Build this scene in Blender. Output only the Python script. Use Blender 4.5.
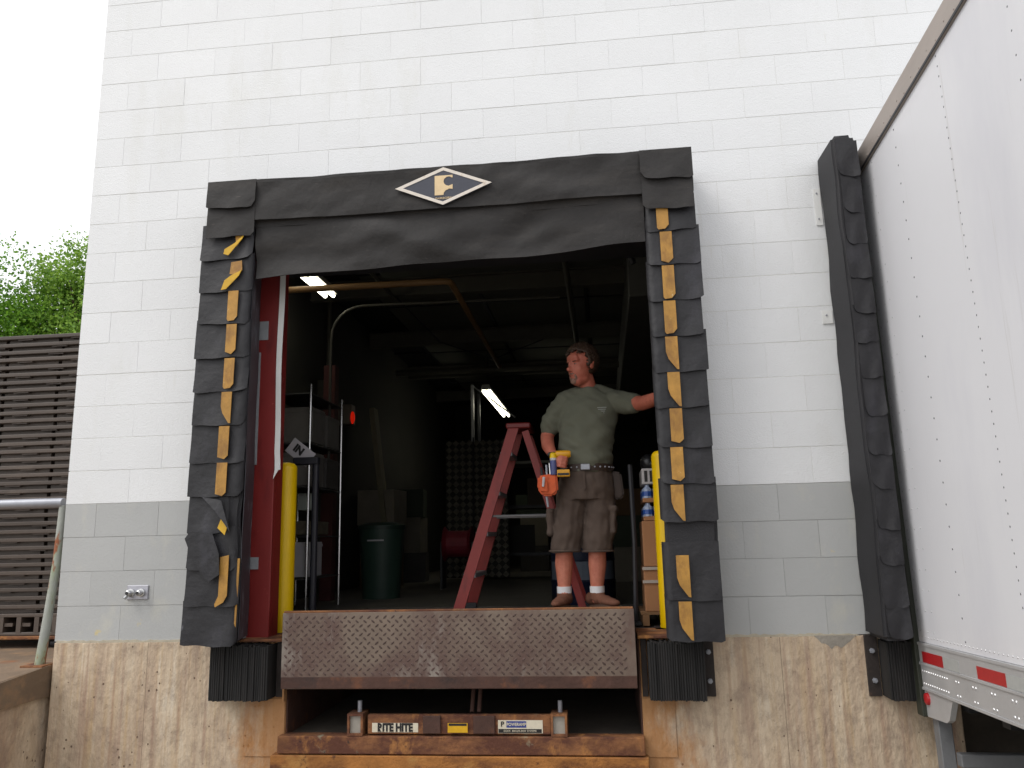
import bpy, bmesh, math, random
from mathutils import Vector, Matrix, noise, Euler
random.seed(7)
PI = math.pi
for o in list(bpy.data.objects): bpy.data.objects.remove(o)
S = bpy.context.scene
COL = S.collection

# ------------------------------------------------------------------ camera, sky, sun, exposure
# frame of the place: X along the wall (0 = building corner), Y into the building, Z = 0 dock floor
cam = bpy.data.cameras.new('camera'); cam.sensor_width = 36.0; cam.lens = 796.0/1024*36
cam.clip_end = 2000; cam.clip_start = 0.05
co = bpy.data.objects.new('camera', cam); COL.objects.link(co); S.camera = co
yaw, pitch, roll = -0.109724, 0.191769, -0.022611
fw = Vector((math.sin(yaw)*math.cos(pitch), math.cos(yaw)*math.cos(pitch), math.sin(pitch)))
rt = Vector((math.cos(yaw), -math.sin(yaw), 0)); up = rt.cross(fw)
r2 = rt*math.cos(roll)+up*math.sin(roll); u2 = -rt*math.sin(roll)+up*math.cos(roll)
mw = Matrix((r2, u2, -fw)).transposed().to_4x4(); mw.translation = (3.29823, -4.62744, 0.54511)
co.matrix_world = mw

SUN_EL, SUN_AZ = 50.0, 236.0        # sun behind thin cloud, light mostly from behind and left of the photographer
w = bpy.data.worlds.new('World'); S.world = w; w.use_nodes = True
wn = w.node_tree; wn.nodes.clear()
sky = wn.nodes.new('ShaderNodeTexSky'); sky.sky_type = 'NISHITA'; sky.sun_disc = False
sky.sun_elevation = math.radians(SUN_EL); sky.sun_rotation = math.radians(SUN_AZ)
sky.air_density = 1.0; sky.dust_density = 5.0; sky.ozone_density = 1.0
hs = wn.nodes.new('ShaderNodeHueSaturation'); hs.inputs['Saturation'].default_value = 0.18
cl_ = wn.nodes.new('ShaderNodeMix'); cl_.data_type = 'RGBA'; cl_.inputs[0].default_value = .82; cl_.inputs[7].default_value = (9.0, 9.1, 9.35, 1)   # even white cloud cover
bg = wn.nodes.new('ShaderNodeBackground'); bg.inputs['Strength'].default_value = 0.12
wo = wn.nodes.new('ShaderNodeOutputWorld')
wn.links.new(sky.outputs[0], hs.inputs['Color']); wn.links.new(hs.outputs[0], cl_.inputs[6]); wn.links.new(cl_.outputs[2], bg.inputs[0]); wn.links.new(bg.outputs[0], wo.inputs[0])
sl = bpy.data.lights.new('sun', 'SUN'); sl.energy = 0.9; sl.angle = math.radians(25); sl.color = (1.0, 0.96, 0.9)
so = bpy.data.objects.new('sun', sl); COL.objects.link(so)
az = math.radians(SUN_AZ); el = math.radians(SUN_EL)
sd = Vector((math.sin(az)*math.cos(el), math.cos(az)*math.cos(el), math.sin(el)))
so.rotation_euler = sd.to_track_quat('Z', 'Y').to_euler(); so.location = sd*30
S.view_settings.view_transform = 'Standard'; S.view_settings.look = 'None'; S.view_settings.gamma = 1.0
S.view_settings.exposure = 0.4
S.render.engine = 'CYCLES'

# ------------------------------------------------------------------ materials
def lin(c):
    if isinstance(c, str):
        c = [int(c[i:i+2], 16)/255 for i in (0, 2, 4)]
    return tuple(x/12.92 if x <= .04045 else ((x+.055)/1.055)**2.4 for x in c)
MATS = {}
def nodes_of(name):
    m = bpy.data.materials.new(name); m.use_nodes = True
    n = m.node_tree; return m, n, n.nodes['Principled BSDF']
def N(n, t, **kw):
    x = n.nodes.new(t)
    for k, v in kw.items():
        if k in x.inputs: x.inputs[k].default_value = v
        else: setattr(x, k, v)
    return x
def mapped(n, scale):
    g = n.nodes.new('ShaderNodeNewGeometry'); mp = n.nodes.new('ShaderNodeMapping'); mp.inputs['Scale'].default_value = scale
    n.links.new(g.outputs['Position'], mp.inputs['Vector']); return mp.outputs[0]
def ramp(n, fac, stops):
    r = n.nodes.new('ShaderNodeValToRGB'); e = r.color_ramp.elements
    while len(e) < len(stops): e.new(0.5)
    for el_, (p, c) in zip(e, stops):
        el_.position = p; el_.color = (*c, 1) if len(c) == 3 else c
    n.links.new(fac, r.inputs[0]); return r.outputs[0]
def mixc(n, a, b, fac, mode='MIX'):
    m = n.nodes.new('ShaderNodeMix'); m.data_type = 'RGBA'; m.blend_type = mode
    for sock, v in ((m.inputs[6], a), (m.inputs[7], b), (m.inputs[0], fac)):
        if hasattr(v, 'is_linked'): n.links.new(v, sock)
        elif isinstance(v, (int, float)): sock.default_value = v
        else: sock.default_value = (*v, 1)
    return m.outputs[2]
def mul(c, k): return tuple(min(1, x*k) for x in c)
def mat(name, col, rough=.7, var=.12, scale=4, stretch=(1, 1, 1), bump=.15, bscale=60, metal=0, rnd=0.0, layers=(), spec=.5, detail=5):
    """base colour with soft variation; layers = [(colour, noise scale, stretch, lo, hi)] of dirt, rust or wear with a shape of its own"""
    if name in MATS: return MATS[name]
    m, n, b = nodes_of(name); base = lin(col) if not isinstance(col, tuple) else col
    v = mapped(n, stretch)
    nz = N(n, 'ShaderNodeTexNoise', Scale=scale, Detail=detail, Roughness=.6); n.links.new(v, nz.inputs['Vector'])
    c = ramp(n, nz.outputs[0], [(.3, mul(base, 1-var)), (.7, mul(base, 1+var))])
    for (lc, ls, st, lo, hi) in layers:
        vv = mapped(n, st); z = N(n, 'ShaderNodeTexNoise', Scale=ls, Detail=6, Roughness=.65); n.links.new(vv, z.inputs['Vector'])
        f = ramp(n, z.outputs[0], [(lo, (0, 0, 0)), (hi, (1, 1, 1))]); c = mixc(n, c, lin(lc), f)
    if rnd:
        oi = n.nodes.new('ShaderNodeObjectInfo'); mr = N(n, 'ShaderNodeMapRange'); mr.inputs[3].default_value = 1-rnd; mr.inputs[4].default_value = 1.0
        n.links.new(oi.outputs['Random'], mr.inputs[0]); cc = n.nodes.new('ShaderNodeCombineColor')
        for i in range(3): n.links.new(mr.outputs[0], cc.inputs[i])
        c = mixc(n, c, cc.outputs[0], 1.0, 'MULTIPLY')
    n.links.new(c, b.inputs['Base Color'])
    b.inputs['Roughness'].default_value = rough; b.inputs['Metallic'].default_value = metal; b.inputs['Specular IOR Level'].default_value = spec
    if bump:
        z = N(n, 'ShaderNodeTexNoise', Scale=bscale, Detail=4); n.links.new(mapped(n, stretch), z.inputs['Vector'])
        bp = N(n, 'ShaderNodeBump', Strength=bump, Distance=.01); n.links.new(z.outputs[0], bp.inputs['Height']); n.links.new(bp.outputs[0], b.inputs['Normal'])
    MATS[name] = m; return m
def emit(name, col, strength):
    m, n, b = nodes_of(name); b.inputs['Base Color'].default_value = (*lin(col), 1)
    b.inputs['Emission Color'].default_value = (*lin(col), 1); b.inputs['Emission Strength'].default_value = strength; return m

WHITE = mat('white_wall_paint', 'e4e5e6', .55, .025, 1.5, bump=.3, bscale=170, rnd=.035, layers=[('dadad6', 2.2, (1, 1, .35), .55, .8), ('d2d0c8', 9, (1.4, 1, .12), .64, .8), ('cdbf9e', 7.0, (1.2, 1, .5), .8, .88)])
GREY = mat('grey_wall_paint', 'b2b3b2', .6, .04, 2, bump=.15, bscale=90, rnd=.06, layers=[('bdbcb4', 5, (1, 1, .6), .55, .75), ('cdbd8a', 6, (1, 1, .9), .66, .73)])
MORT = mat('painted_mortar', 'd6d6d2', .7, .03, 3, bump=.2)
MORTG = mat('grey_mortar', '9a9a98', .7, .04, 3, bump=.2)
BLACK = mat('seal_fabric', '1d1c20', .62, .16, 5, bump=.25, bscale=140, layers=[('2c2b30', 9, (1, 1, .5), .6, .8), ('56545a', 26, (1, 1, .3), .70, .78)])
BLACKF = mat('seal_flap', '1f1e22', .58, .16, 7, bump=.4, bscale=26, rnd=.22, layers=[('34333a', 6, (1, 1, .4), .55, .75), ('5a5960', 30, (1, 1, .35), .69, .77), ('17161a', 11, (1, 1, 1), .55, .7)])
BLACKH = mat('head_fabric', '1f1c1b', .7, .14, 5, bump=.6, bscale=16, layers=[('312d2a', 4, (.5, 1, 2), .5, .75), ('4c4640', 22, (.5, 1, 2.5), .66, .78)])
SCUFF = mat('scuffed_vinyl', '39393f', .5, .2, 6, bump=.1, layers=[('7f848c', 7, (1, 1, .35), .6, .72)])
YEL = mat('guide_strip_yellow', 'a97d36', .6, .2, 14, bump=.15, layers=[('80592a', 12, (1, 1, .5), .48, .72), ('c9b48a', 30, (1, 1, 1), .66, .76)])
YELB = mat('guide_strip_bright', 'c99e22', .6, .12, 14, bump=.1)
RUBBER = mat('bumper_rubber', '191818', .8, .25, 30, (1, 1, .05), bump=.4, bscale=60, layers=[('282524', 20, (1, 1, .1), .5, .7)])
BOLL = mat('yellow_paint', 'e0b800', .4, .05, 6, bump=.05)
REDJ = mat('red_steel', '7c2422', .45, .12, 3, (1, 1, .4), bump=.06, layers=[('5c1818', 6, (1, 1, .3), .5, .7), ('a85048', 25, (1, 1, .6), .68, .74)])
TAPE = mat('duct_tape', '8d9094', .4, .12, 20, bump=.15)
PWHITE = mat('white_strip', 'e2e2e0', .6, .06, 8, bump=.1)
STEELP = mat('tread_plate_steel', '77685c', .5, .12, 6, metal=.25, bump=.12, bscale=70, layers=[('5f4a43', 2.4, (1, 1, .7), .42, .58), ('958d84', 2.0, (1.2, 1, .5), .55, .66), ('74492f', 3.2, (1, 1, .5), .63, .75)])
STEELL = mat('tread_lug_steel', '4c3d37', .55, .15, 8, metal=.2, bump=.05, layers=[('584540', 2.4, (1, 1, .7), .42, .58)])
RUST = mat('rusty_steel', '875a38', .85, .3, 10, bump=.45, bscale=45, layers=[('5a3526', 6, (.7, 1, 1.3), .42, .58), ('ab7540', 9, (1, 1, .6), .56, .7), ('8f8a74', 5, (1, 1, 1), .62, .7), ('33231d', 20, (1, 1, 1), .62, .7)])
RUST_SHADE = mat('dark_rust_and_shade', '4c332a', .8, .25, 8, bump=.3, bscale=45, layers=[('6e452e', 7, (1, 1, 1), .57, .72), ('2e2422', 4, (1, 1, 1), .55, .75)])  # dark rust; on the lip's bevel it also stands in for shade
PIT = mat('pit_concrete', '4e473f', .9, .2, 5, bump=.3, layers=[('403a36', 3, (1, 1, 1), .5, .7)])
TRAIL = mat('trailer_white', 'dddde1', .34, .02, 1.2, bump=.05, bscale=2.2, layers=[('cfcfd6', 1.1, (1, 1, .3), .5, .75), ('c4c2c2', 14, (1, 1.2, .06), .62, .8)])
ALU = mat('aluminium_rail', 'b9b9ba', .45, .07, 6, metal=.3, bump=.06)
RAILT = mat('top_rail', 'a59b94', .5, .08, 6, (1, .3, 1), metal=.2, bump=.06)
RIVET = mat('rivet', '74757a', .4, .05, 6, metal=.5, bump=0)
RIVL = mat('rail_rivet', 'c4c4c6', .35, .05, 6, metal=.5, bump=0)
POSTD = mat('rear_post_shadow_olive', '2b2e24', .6, .1, 6, bump=.1)  # olive of the rear post with its shadow put into the colour
TRED = mat('reflective_red', 'a81c22', .35, .08, 40, bump=.05)
TSIL = mat('reflective_silver', 'a8aaa8', .35, .06, 40, bump=.05)
CHAS = mat('chassis_black', '1e1e20', .7, .2, 6, bump=.1)
PLAS = mat('brown_plastic', '544941', .5, .1, 5, bump=.08, rnd=.3, layers=[('74675b', 5, (.3, 1, 1.5), .6, .75)])
GALV = mat('galvanised_pipe', '9a9ca3', .45, .1, 10, metal=.4, bump=.1)
PEEL = mat('peeling_paint_pipe', '9c9f98', .6, .12, 8, bump=.25, layers=[('8f9a7c', 5, (1, 1, .4), .45, .6), ('8c4e2a', 11, (1, 1, .35), .53, .6), ('5e3220', 7, (1, 1, .4), .6, .68)])
PLATC = mat('platform_concrete', '7a6754', .85, .2, 4, bump=.4, bscale=40, layers=[('9a7a5a', 5, (1, 1, 1), .5, .7), ('8f5a34', 3, (1, 1, 1), .58, .7)])
ASPH = mat('apron_concrete', '8f8a80', .9, .15, 2, bump=.4, bscale=120, layers=[('7a766d', .8, (1, 1, 1), .5, .7)])
CHROME = mat('chrome', 'c8c8c8', .2, .03, 5, metal=.9, bump=0)
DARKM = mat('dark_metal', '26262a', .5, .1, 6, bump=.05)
SKIN = mat('skin', 'bf7862', .55, .08, 25, bump=.1, bscale=150, layers=[('b06450', 14, (1, 1, 1), .45, .7), ('9c5142', 40, (1, 1, 1), .6, .75)])
n = SKIN.node_tree; b = n.nodes['Principled BSDF']; src = b.inputs['Base Color'].links[0].from_socket     # sunburnt face and arms, paler legs
sz_n = n.nodes.new('ShaderNodeSeparateXYZ'); gg = n.nodes.new('ShaderNodeNewGeometry'); n.links.new(gg.outputs['Position'], sz_n.inputs[0])
n.links.new(mixc(n, src, mixc(n, src, lin('d8705c'), 1.0, 'MULTIPLY'), ramp(n, sz_n.outputs[2], [(.8, (0, 0, 0)), (1.0, (.3, .3, .3))])), b.inputs['Base Color'])
SHIRT = mat('shirt_cotton', '5f6052', .9, .05, 12, bump=.12, bscale=300)
SHORTS = mat('shorts_canvas', '4f423a', .9, .1, 12, bump=.15, bscale=260, layers=[('5d4f45', 16, (1, 1, .5), .55, .75)])
HAIR = mat('hair', '3d2b1e', .6, .25, 60, (1, 1, .25), bump=.5, bscale=120)
GOAT = mat('grey_beard', '8b6a5c', .8, .2, 90, bump=.5, bscale=200)
SOCK = mat('sock', 'd9d9dc', .9, .03, 30, bump=.2, bscale=260)
SHOE = mat('shoe_suede', '6b4433', .85, .12, 20, bump=.15)
SOLE = mat('shoe_sole', '4a362b', .8, .1, 20, bump=.1)
LEATH = mat('belt_leather', '33241c', .6, .15, 20, bump=.15)
POUCH = mat('pouch_leather', 'c4521f', .6, .15, 16, bump=.2, layers=[('7e2d14', 12, (1, 1, 1), .55, .72)])
DRY = mat('drill_yellow', 'cf930f', .4, .05, 10, bump=.03)
DRB = mat('drill_black', '1c1c1e', .5, .1, 10, bump=.05)
LADR = mat('ladder_fibreglass', '87261f', .5, .1, 6, bump=.05, layers=[('691b17', 8, (1, 1, .3), .55, .7)])
LADA = mat('ladder_aluminium', '8a8a8c', .4, .1, 12, metal=.4, bump=.05)
CARD = mat('cardboard', '9c6e4a', .85, .07, 6, bump=.08, layers=[('8a5d3c', 5, (1, 1, .2), .55, .7)])
CEIL = mat('ceiling_panel', '6e6e66', .9, .06, 3, bump=.1, rnd=.2)
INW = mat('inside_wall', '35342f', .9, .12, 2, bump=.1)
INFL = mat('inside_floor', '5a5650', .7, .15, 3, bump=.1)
PIPET = mat('tan_pipe', '85643e', .6, .1, 8, bump=.05)
PIPEG = mat('grey_pipe', '57554b', .6, .1, 8, bump=.05)
TREEB = mat('bark', '4a3d30', .9, .2, 10, (1, 1, .2), bump=.5, bscale=20)
FLUO = emit('fluorescent_tube', 'fffbe6', 5.0)
REDL = emit('red_signal_lamp', 'ff2408', .22)

# concrete below the blocks: form marks, vertical run stains, bug holes, rust washing out of the pit corners
def concrete_mat():
    m, n, b = nodes_of('dock_concrete'); geo = n.nodes.new('ShaderNodeNewGeometry')
    z1 = N(n, 'ShaderNodeTexNoise', Scale=2.8, Detail=11, Roughness=.76); n.links.new(mapped(n, (2.6, 1, .34)), z1.inputs['Vector'])
    c = ramp(n, z1.outputs[0], [(.28, lin('9f8878')), (.43, lin('baa58e')), (.56, lin('ccb9a0')), (.72, lin('ddd2c0'))])
    z2 = N(n, 'ShaderNodeTexNoise', Scale=5, Detail=5, Roughness=.6); n.links.new(mapped(n, (4, 1, .12)), z2.inputs['Vector'])
    c = mixc(n, c, lin('b38f58'), ramp(n, z2.outputs[0], [(.5, (0, 0, 0)), (.74, (.45, .45, .45))]))
    z3 = N(n, 'ShaderNodeTexNoise', Scale=7, Detail=4); n.links.new(mapped(n, (3.5, 1, .15)), z3.inputs['Vector'])
    c = mixc(n, c, lin('94705f'), ramp(n, z3.outputs[0], [(.52, (0, 0, 0)), (.75, (.6, .6, .6))]))
    z5 = N(n, 'ShaderNodeTexNoise', Scale=11, Detail=10, Roughness=.8); n.links.new(mapped(n, (1, 1, .8)), z5.inputs['Vector'])
    c = mixc(n, c, lin('877568'), ramp(n, z5.outputs[0], [(.47, (0, 0, 0)), (.64, (.55, .55, .55))]))
    vo = N(n, 'ShaderNodeTexVoronoi', Scale=22, Randomness=1.0); n.links.new(mapped(n, (1, 1, .8)), vo.inputs['Vector'])
    zz = N(n, 'ShaderNodeTexNoise', Scale=4); n.links.new(mapped(n, (1, 1, 1)), zz.inputs['Vector'])
    ad = N(n, 'ShaderNodeMath', operation='MULTIPLY_ADD'); n.links.new(zz.outputs[0], ad.inputs[0]); ad.inputs[1].default_value = .5; n.links.new(vo.outputs['Distance'], ad.inputs[2])
    pits = ramp(n, ad.outputs[0], [(.285, (1, 1, 1)), (.325, (0, 0, 0))])
    c = mixc(n, c, lin('6b5748'), pits)
    # rust: strongest beside the pit opening (X 1.2..1.46 and 3.45..3.66)
    sx = n.nodes.new('ShaderNodeSeparateXYZ'); n.links.new(geo.outputs['Position'], sx.inputs[0])
    d = N(n, 'ShaderNodeMath', operation='SUBTRACT'); n.links.new(sx.outputs[0], d.inputs[0]); d.inputs[1].default_value = 2.455
    a = N(n, 'ShaderNodeMath', operation='ABSOLUTE'); n.links.new(d.outputs[0], a.inputs[0])
    z4 = N(n, 'ShaderNodeTexNoise', Scale=6, Detail=6, Roughness=.7); n.links.new(mapped(n, (1, 1, .5)), z4.inputs['Vector'])
    q = N(n, 'ShaderNodeMath', operation='MULTIPLY_ADD'); n.links.new(z4.outputs[0], q.inputs[0]); q.inputs[1].default_value = .9; n.links.new(a.outputs[0], q.inputs[2])
    rf = ramp(n, q.outputs[0], [(0.0, (1, 1, 1)), (1.0, (0, 0, 0))])
    mr = N(n, 'ShaderNodeMapRange'); n.links.new(q.outputs[0], mr.inputs[0]); mr.inputs[1].default_value = 1.55; mr.inputs[2].default_value = 1.78; mr.inputs[3].default_value = .8; mr.inputs[4].default_value = 0
    c = mixc(n, c, lin('a9733c'), mr.outputs[0])
    n.links.new(c, b.inputs['Base Color']); b.inputs['Roughness'].default_value = .85
    zb = N(n, 'ShaderNodeTexNoise', Scale=50, Detail=6); n.links.new(mapped(n, (1, 1, .6)), zb.inputs['Vector'])
    bp = N(n, 'ShaderNodeBump', Strength=.6, Distance=.012); n.links.new(zb.outputs[0], bp.inputs['Height'])
    inv = N(n, 'ShaderNodeMath', operation='SUBTRACT'); inv.inputs[0].default_value = 1; n.links.new(pits, inv.inputs[1])
    bp2 = N(n, 'ShaderNodeBump', Strength=.6, Distance=.008); n.links.new(inv.outputs[0], bp2.inputs['Height']); n.links.new(bp.outputs[0], bp2.inputs['Normal'])
    n.links.new(bp2.outputs[0], b.inputs['Normal']); return m
CONC = concrete_mat()
def leaf_mat(name, a, b_):
    m, n, b = nodes_of(name); oi = n.nodes.new('ShaderNodeNewGeometry')
    c = ramp(n, oi.outputs['Random Per Island'], [(0, lin(a)), (1, lin(b_))]); n.links.new(c, b.inputs['Base Color'])
    b.inputs['Roughness'].default_value = .6
    tr = n.nodes.new('ShaderNodeBsdfTranslucent'); n.links.new(c, tr.inputs['Color'])
    mx = n.nodes.new('ShaderNodeMixShader'); mx.inputs[0].default_value = .35
    n.links.new(b.outputs[0], mx.inputs[1]); n.links.new(tr.outputs[0], mx.inputs[2])
    n.links.new(mx.outputs[0], n.nodes['Material Output'].inputs[0]); return m
LEAF1 = leaf_mat('leaves_green', '43721b', '86b634'); LEAF2 = leaf_mat('leaves_pale', '5a842a', '9abd4a')

# ------------------------------------------------------------------ mesh helpers
def link(o, parent=None):
    COL.objects.link(o)
    if parent is not None: o.parent = parent
    return o
def tag(o, label=None, cat=None, group=None, kind=None):
    if label: o['label'] = label
    if cat: o['category'] = cat
    if group: o['group'] = group
    if kind: o['kind'] = kind
    return o
def empty(name, loc=(0, 0, 0), rot=(0, 0, 0)):
    o = bpy.data.objects.new(name, None); o.location = loc; o.rotation_euler = rot; o.empty_display_size = .1; return link(o)
class MB:
    def __init__(s): s.bm = bmesh.new()
    def box(s, x0, x1, y0, y1, z0, z1, bev=0, M=None, seg=1):
        r = bmesh.ops.create_cube(s.bm, size=1.0); vs = r['verts']
        for v in vs: v.co = Vector(((x0+x1)/2+v.co.x*(x1-x0), (y0+y1)/2+v.co.y*(y1-y0), (z0+z1)/2+v.co.z*(z1-z0)))
        if M is not None:
            for v in vs: v.co = M @ v.co
        if bev:
            es = list({e for v in vs for e in v.link_edges})
            bmesh.ops.bevel(s.bm, geom=es, offset=bev, segments=seg, affect='EDGES', profile=.6)
        return s
    def prism(s, pts, axis, a, b):
        """polygon pts (2-D) extruded along axis from a to b"""
        def P(p, t): return {'x': (t, p[0], p[1]), 'y': (p[0], t, p[1]), 'z': (p[0], p[1], t)}[axis]
        A = [s.bm.verts.new(P(p, a)) for p in pts]; B = [s.bm.verts.new(P(p, b)) for p in pts]; n = len(pts)
        s.bm.faces.new(A); s.bm.faces.new(B[::-1])
        for i in range(n): s.bm.faces.new((A[i], B[i], B[(i+1) % n], A[(i+1) % n]))
        return s
    def tube(s, pts, r, n=10, cap=True):
        pts = [Vector(p) for p in pts]; rs = r if isinstance(r, (list, tuple)) else [r]*len(pts)
        rings = []; prev = None
        for i, p in enumerate(pts):
            t = (pts[min(i+1, len(pts)-1)]-pts[max(i-1, 0)]).normalized()
            if prev is None: a = t.orthogonal().normalized()
            else: a = (prev-t*prev.dot(t)).normalized()
            prev = a; b = t.cross(a)
            ra, rb = rs[i] if isinstance(rs[i], (list, tuple)) else (rs[i], rs[i])
            rings.append([s.bm.verts.new(p+a*math.cos(2*PI*k/n)*ra+b*math.sin(2*PI*k/n)*rb) for k in range(n)])
        for A, B in zip(rings, rings[1:]):
            for k in range(n): s.bm.faces.new((A[k], A[(k+1) % n], B[(k+1) % n], B[k]))
        if cap:
            s.bm.faces.new(rings[0][::-1]); s.bm.faces.new(rings[-1])
        return s
    def rings(s, L, n=20):
        """stack of horizontal ellipses (z, cx, cy, rx, ry[, power])"""
        R = []
        for (z, cx, cy, rx, ry) in L:
            R.append([s.bm.verts.new((cx+rx*math.cos(2*PI*k/n), cy+ry*math.sin(2*PI*k/n), z)) for k in range(n)])
        for A, B in zip(R, R[1:]):
            for k in range(n): s.bm.faces.new((A[k], A[(k+1) % n], B[(k+1) % n], B[k]))
        s.bm.faces.new(R[0][::-1]); s.bm.faces.new(R[-1]); return s
    def ell(s, c, r, M=None, u=16, v=10):
        q = bmesh.ops.create_uvsphere(s.bm, u_segments=u, v_segments=v, radius=1)
        for x in q['verts']:
            x.co = Vector((c[0]+x.co.x*r[0], c[1]+x.co.y*r[1], c[2]+x.co.z*r[2]))
            if M is not None: x.co = M @ x.co
        return s
    def limb(s, pts, rs, n=14):
        s.tube(pts, rs, n)
        for p, r in zip(pts, rs):
            r = max(r) if isinstance(r, (list, tuple)) else r
            s.ell(p, (r, r, r), u=n, v=8)
        return s
    def poly(s, co3, thick=None):
        f = s.bm.faces.new([s.bm.verts.new(c) for c in co3]); return f
    def build(s, name, m, parent=None, smooth=False, loc=None):
        bmesh.ops.recalc_face_normals(s.bm, faces=s.bm.faces)
        me = bpy.data.meshes.new(name); s.bm.to_mesh(me); s.bm.free()
        if isinstance(m, (list, tuple)):
            for x in m: me.materials.append(x)
        else: me.materials.append(m)
        if smooth:
            for p in me.polygons: p.use_smooth = True
        o = bpy.data.objects.new(name, me); link(o, parent)
        if loc is not None: o.location = loc
        return o
def add(name, me, parent=None, loc=(0, 0, 0), rot=(0, 0, 0)):
    o = bpy.data.objects.new(name, me); o.location = loc; o.rotation_euler = rot; return link(o, parent)
def smooth_by_angle(o, ang=40):
    me = o.data
    for p in me.polygons: p.use_smooth = True
    bm = bmesh.new(); bm.from_mesh(me)
    for e in bm.edges:
        e.smooth = len(e.link_faces) == 2 and e.calc_face_angle(0) < math.radians(ang)
    bm.to_mesh(me); bm.free(); return o
def bake(o):
    """apply the modifiers of o to its mesh"""
    dg = bpy.context.evaluated_depsgraph_get(); dg.update()
    me = bpy.data.meshes.new_from_object(o.evaluated_get(dg)); o.modifiers.clear()
    old = o.data; o.data = me; bpy.data.meshes.remove(old)
    for p in me.polygons: p.use_smooth = True
    return o
def remesh(o, vox, sm=4, fac=.5):
    r = o.modifiers.new('r', 'REMESH'); r.mode = 'VOXEL'; r.voxel_size = vox; r.use_smooth_shade = True
    if sm:
        q = o.modifiers.new('s', 'SMOOTH'); q.iterations = sm; q.factor = fac
    m = o.data.materials[0]; bake(o)
    o.data.materials.clear(); o.data.materials.append(m); return o
def text(body, size, m, parent, loc, rot=(PI/2, 0, 0), depth=.0008, name='lettering', bold=0, sx=1):
    c = bpy.data.curves.new(name, 'FONT'); c.body = body; c.size = size; c.extrude = depth; c.align_x = 'CENTER'; c.align_y = 'CENTER'; c.offset = bold
    t = bpy.data.objects.new(name+'_c', c); COL.objects.link(t)
    dg = bpy.context.evaluated_depsgraph_get(); dg.update()
    me = bpy.data.meshes.new_from_object(t.evaluated_get(dg)); bpy.data.objects.remove(t); bpy.data.curves.remove(c)
    me.materials.clear(); me.materials.append(m)
    o = bpy.data.objects.new(name, me); o.location = loc; o.rotation_euler = rot; o.scale = (sx, 1, 1); return link(o, parent)
def sheet(name, f, nu, nv, thick, m, parent, mask=None, smooth=True, inward=(0, 1, 0)):
    """thin curved sheet: f(u,v)->point, u,v in 0..1, with real thickness"""
    b = MB(); off = Vector(inward)*thick; A = {}; B = {}
    for i in range(nu+1):
        for j in range(nv+1):
            p = Vector(f(i/nu, j/nv)); A[i, j] = b.bm.verts.new(p); B[i, j] = b.bm.verts.new(p+off)
    for i in range(nu):
        for j in range(nv):
            b.bm.faces.new((A[i, j], A[i+1, j], A[i+1, j+1], A[i, j+1])); b.bm.faces.new((B[i, j], B[i, j+1], B[i+1, j+1], B[i+1, j]))
    for i in range(nu):
        for j in (0, nv): b.bm.faces.new((A[i, j], A[i+1, j], B[i+1, j], B[i, j]))
    for j in range(nv):
        for i in (0, nu): b.bm.faces.new((A[i, j], A[i, j+1], B[i, j+1], B[i, j]))
    o = b.build(name, m, parent); return smooth_by_angle(o, 50) if smooth else o

# ------------------------------------------------------------------ ground, platform
b = MB(); ys = [-400, -60, -12, -6, -3, 0.05, 3, 40, 500]; zs = [-.87, -.87, -.87, -1.11, -1.23, -1.35, -1.35, -1.35, -1.35]; xs = [-500, -60, -15, 0, 5, 10, 40, 500]
G = [[b.bm.verts.new((x, y, z)) for x in xs] for y, z in zip(ys, zs)]
for i in range(len(ys)-1):
    for j in range(len(xs)-1): b.bm.faces.new((G[i][j], G[i][j+1], G[i+1][j+1], G[i+1][j]))
tag(b.build('ground', ASPH), kind='structure')

plat = MB()
plat.prism([(-1.6, -1.5), (-.01, -1.5), (4, -1.5), (4, -.315), (-.01, -.315), (-1.6, -.315)], 'x', -5, -.035)
po = tag(plat.build('side_platform', CONC), kind='structure')
c = MB(); c.prism([(-1.62, -.312), (-.004, -.312), (4, -.312), (4, -.133), (-.004, -.133), (-1.62, -.262)], 'x', -5, -.012)
bmesh.ops.bevel(c.bm, geom=c.bm.edges[:], offset=.012, segments=2, affect='EDGES')
c.build('platform_cap', PLATC, po)

# ------------------------------------------------------------------ the building
H = .2032; BW = .4064
bld = tag(empty('warehouse_building', (0, 0, 0)), 'white painted block warehouse wall with grey band and stained concrete base', 'building')
OPEN = [(1.19, 3.71, 12*H), (4.90, 7.42, 12*H)]       # door openings X0, X1, top
ROWS = 30; XE = 10.16; GAP = .0036; VG = .0022
def in_open(x0, x1, k):
    return any(k*H < t-.01 and x0 > a-1e-4 and x1 < c_+1e-4 for a, c_, t in OPEN)
backing = MB()
def wallbox(x0, x1, z0, z1): backing.box(x0, x1, -.0020, .2, z0, z1)
wallbox(0.006, 1.19, 4*H, 12*H); wallbox(3.71, 4.90, 4*H, 12*H); wallbox(7.42, XE, 4*H, 12*H); wallbox(0.006, XE, 12*H+.0002, ROWS*H)
block_wall = backing.build('block_wall', MORT, bld)
lows = []
for (x0, x1) in ((.006, 1.19), (3.71, 4.90), (7.42, XE)): lows.append(MB().box(x0, x1, -.0020, .2, 0, 4*H-.001).build('lower_block_wall', MORTG, bld))
def block_mesh(wd, m, nm, VG):
    q = MB(); q.box(VG/2, wd-VG/2, 0, .012, GAP/2, H-GAP/2, bev=.0007); 
    bmesh.ops.recalc_face_normals(q.bm, faces=q.bm.faces); me = bpy.data.meshes.new(nm); q.bm.to_mesh(me); q.bm.free(); me.materials.append(m); return me
cache = {}; rest = MB(); nblk = 0
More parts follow.
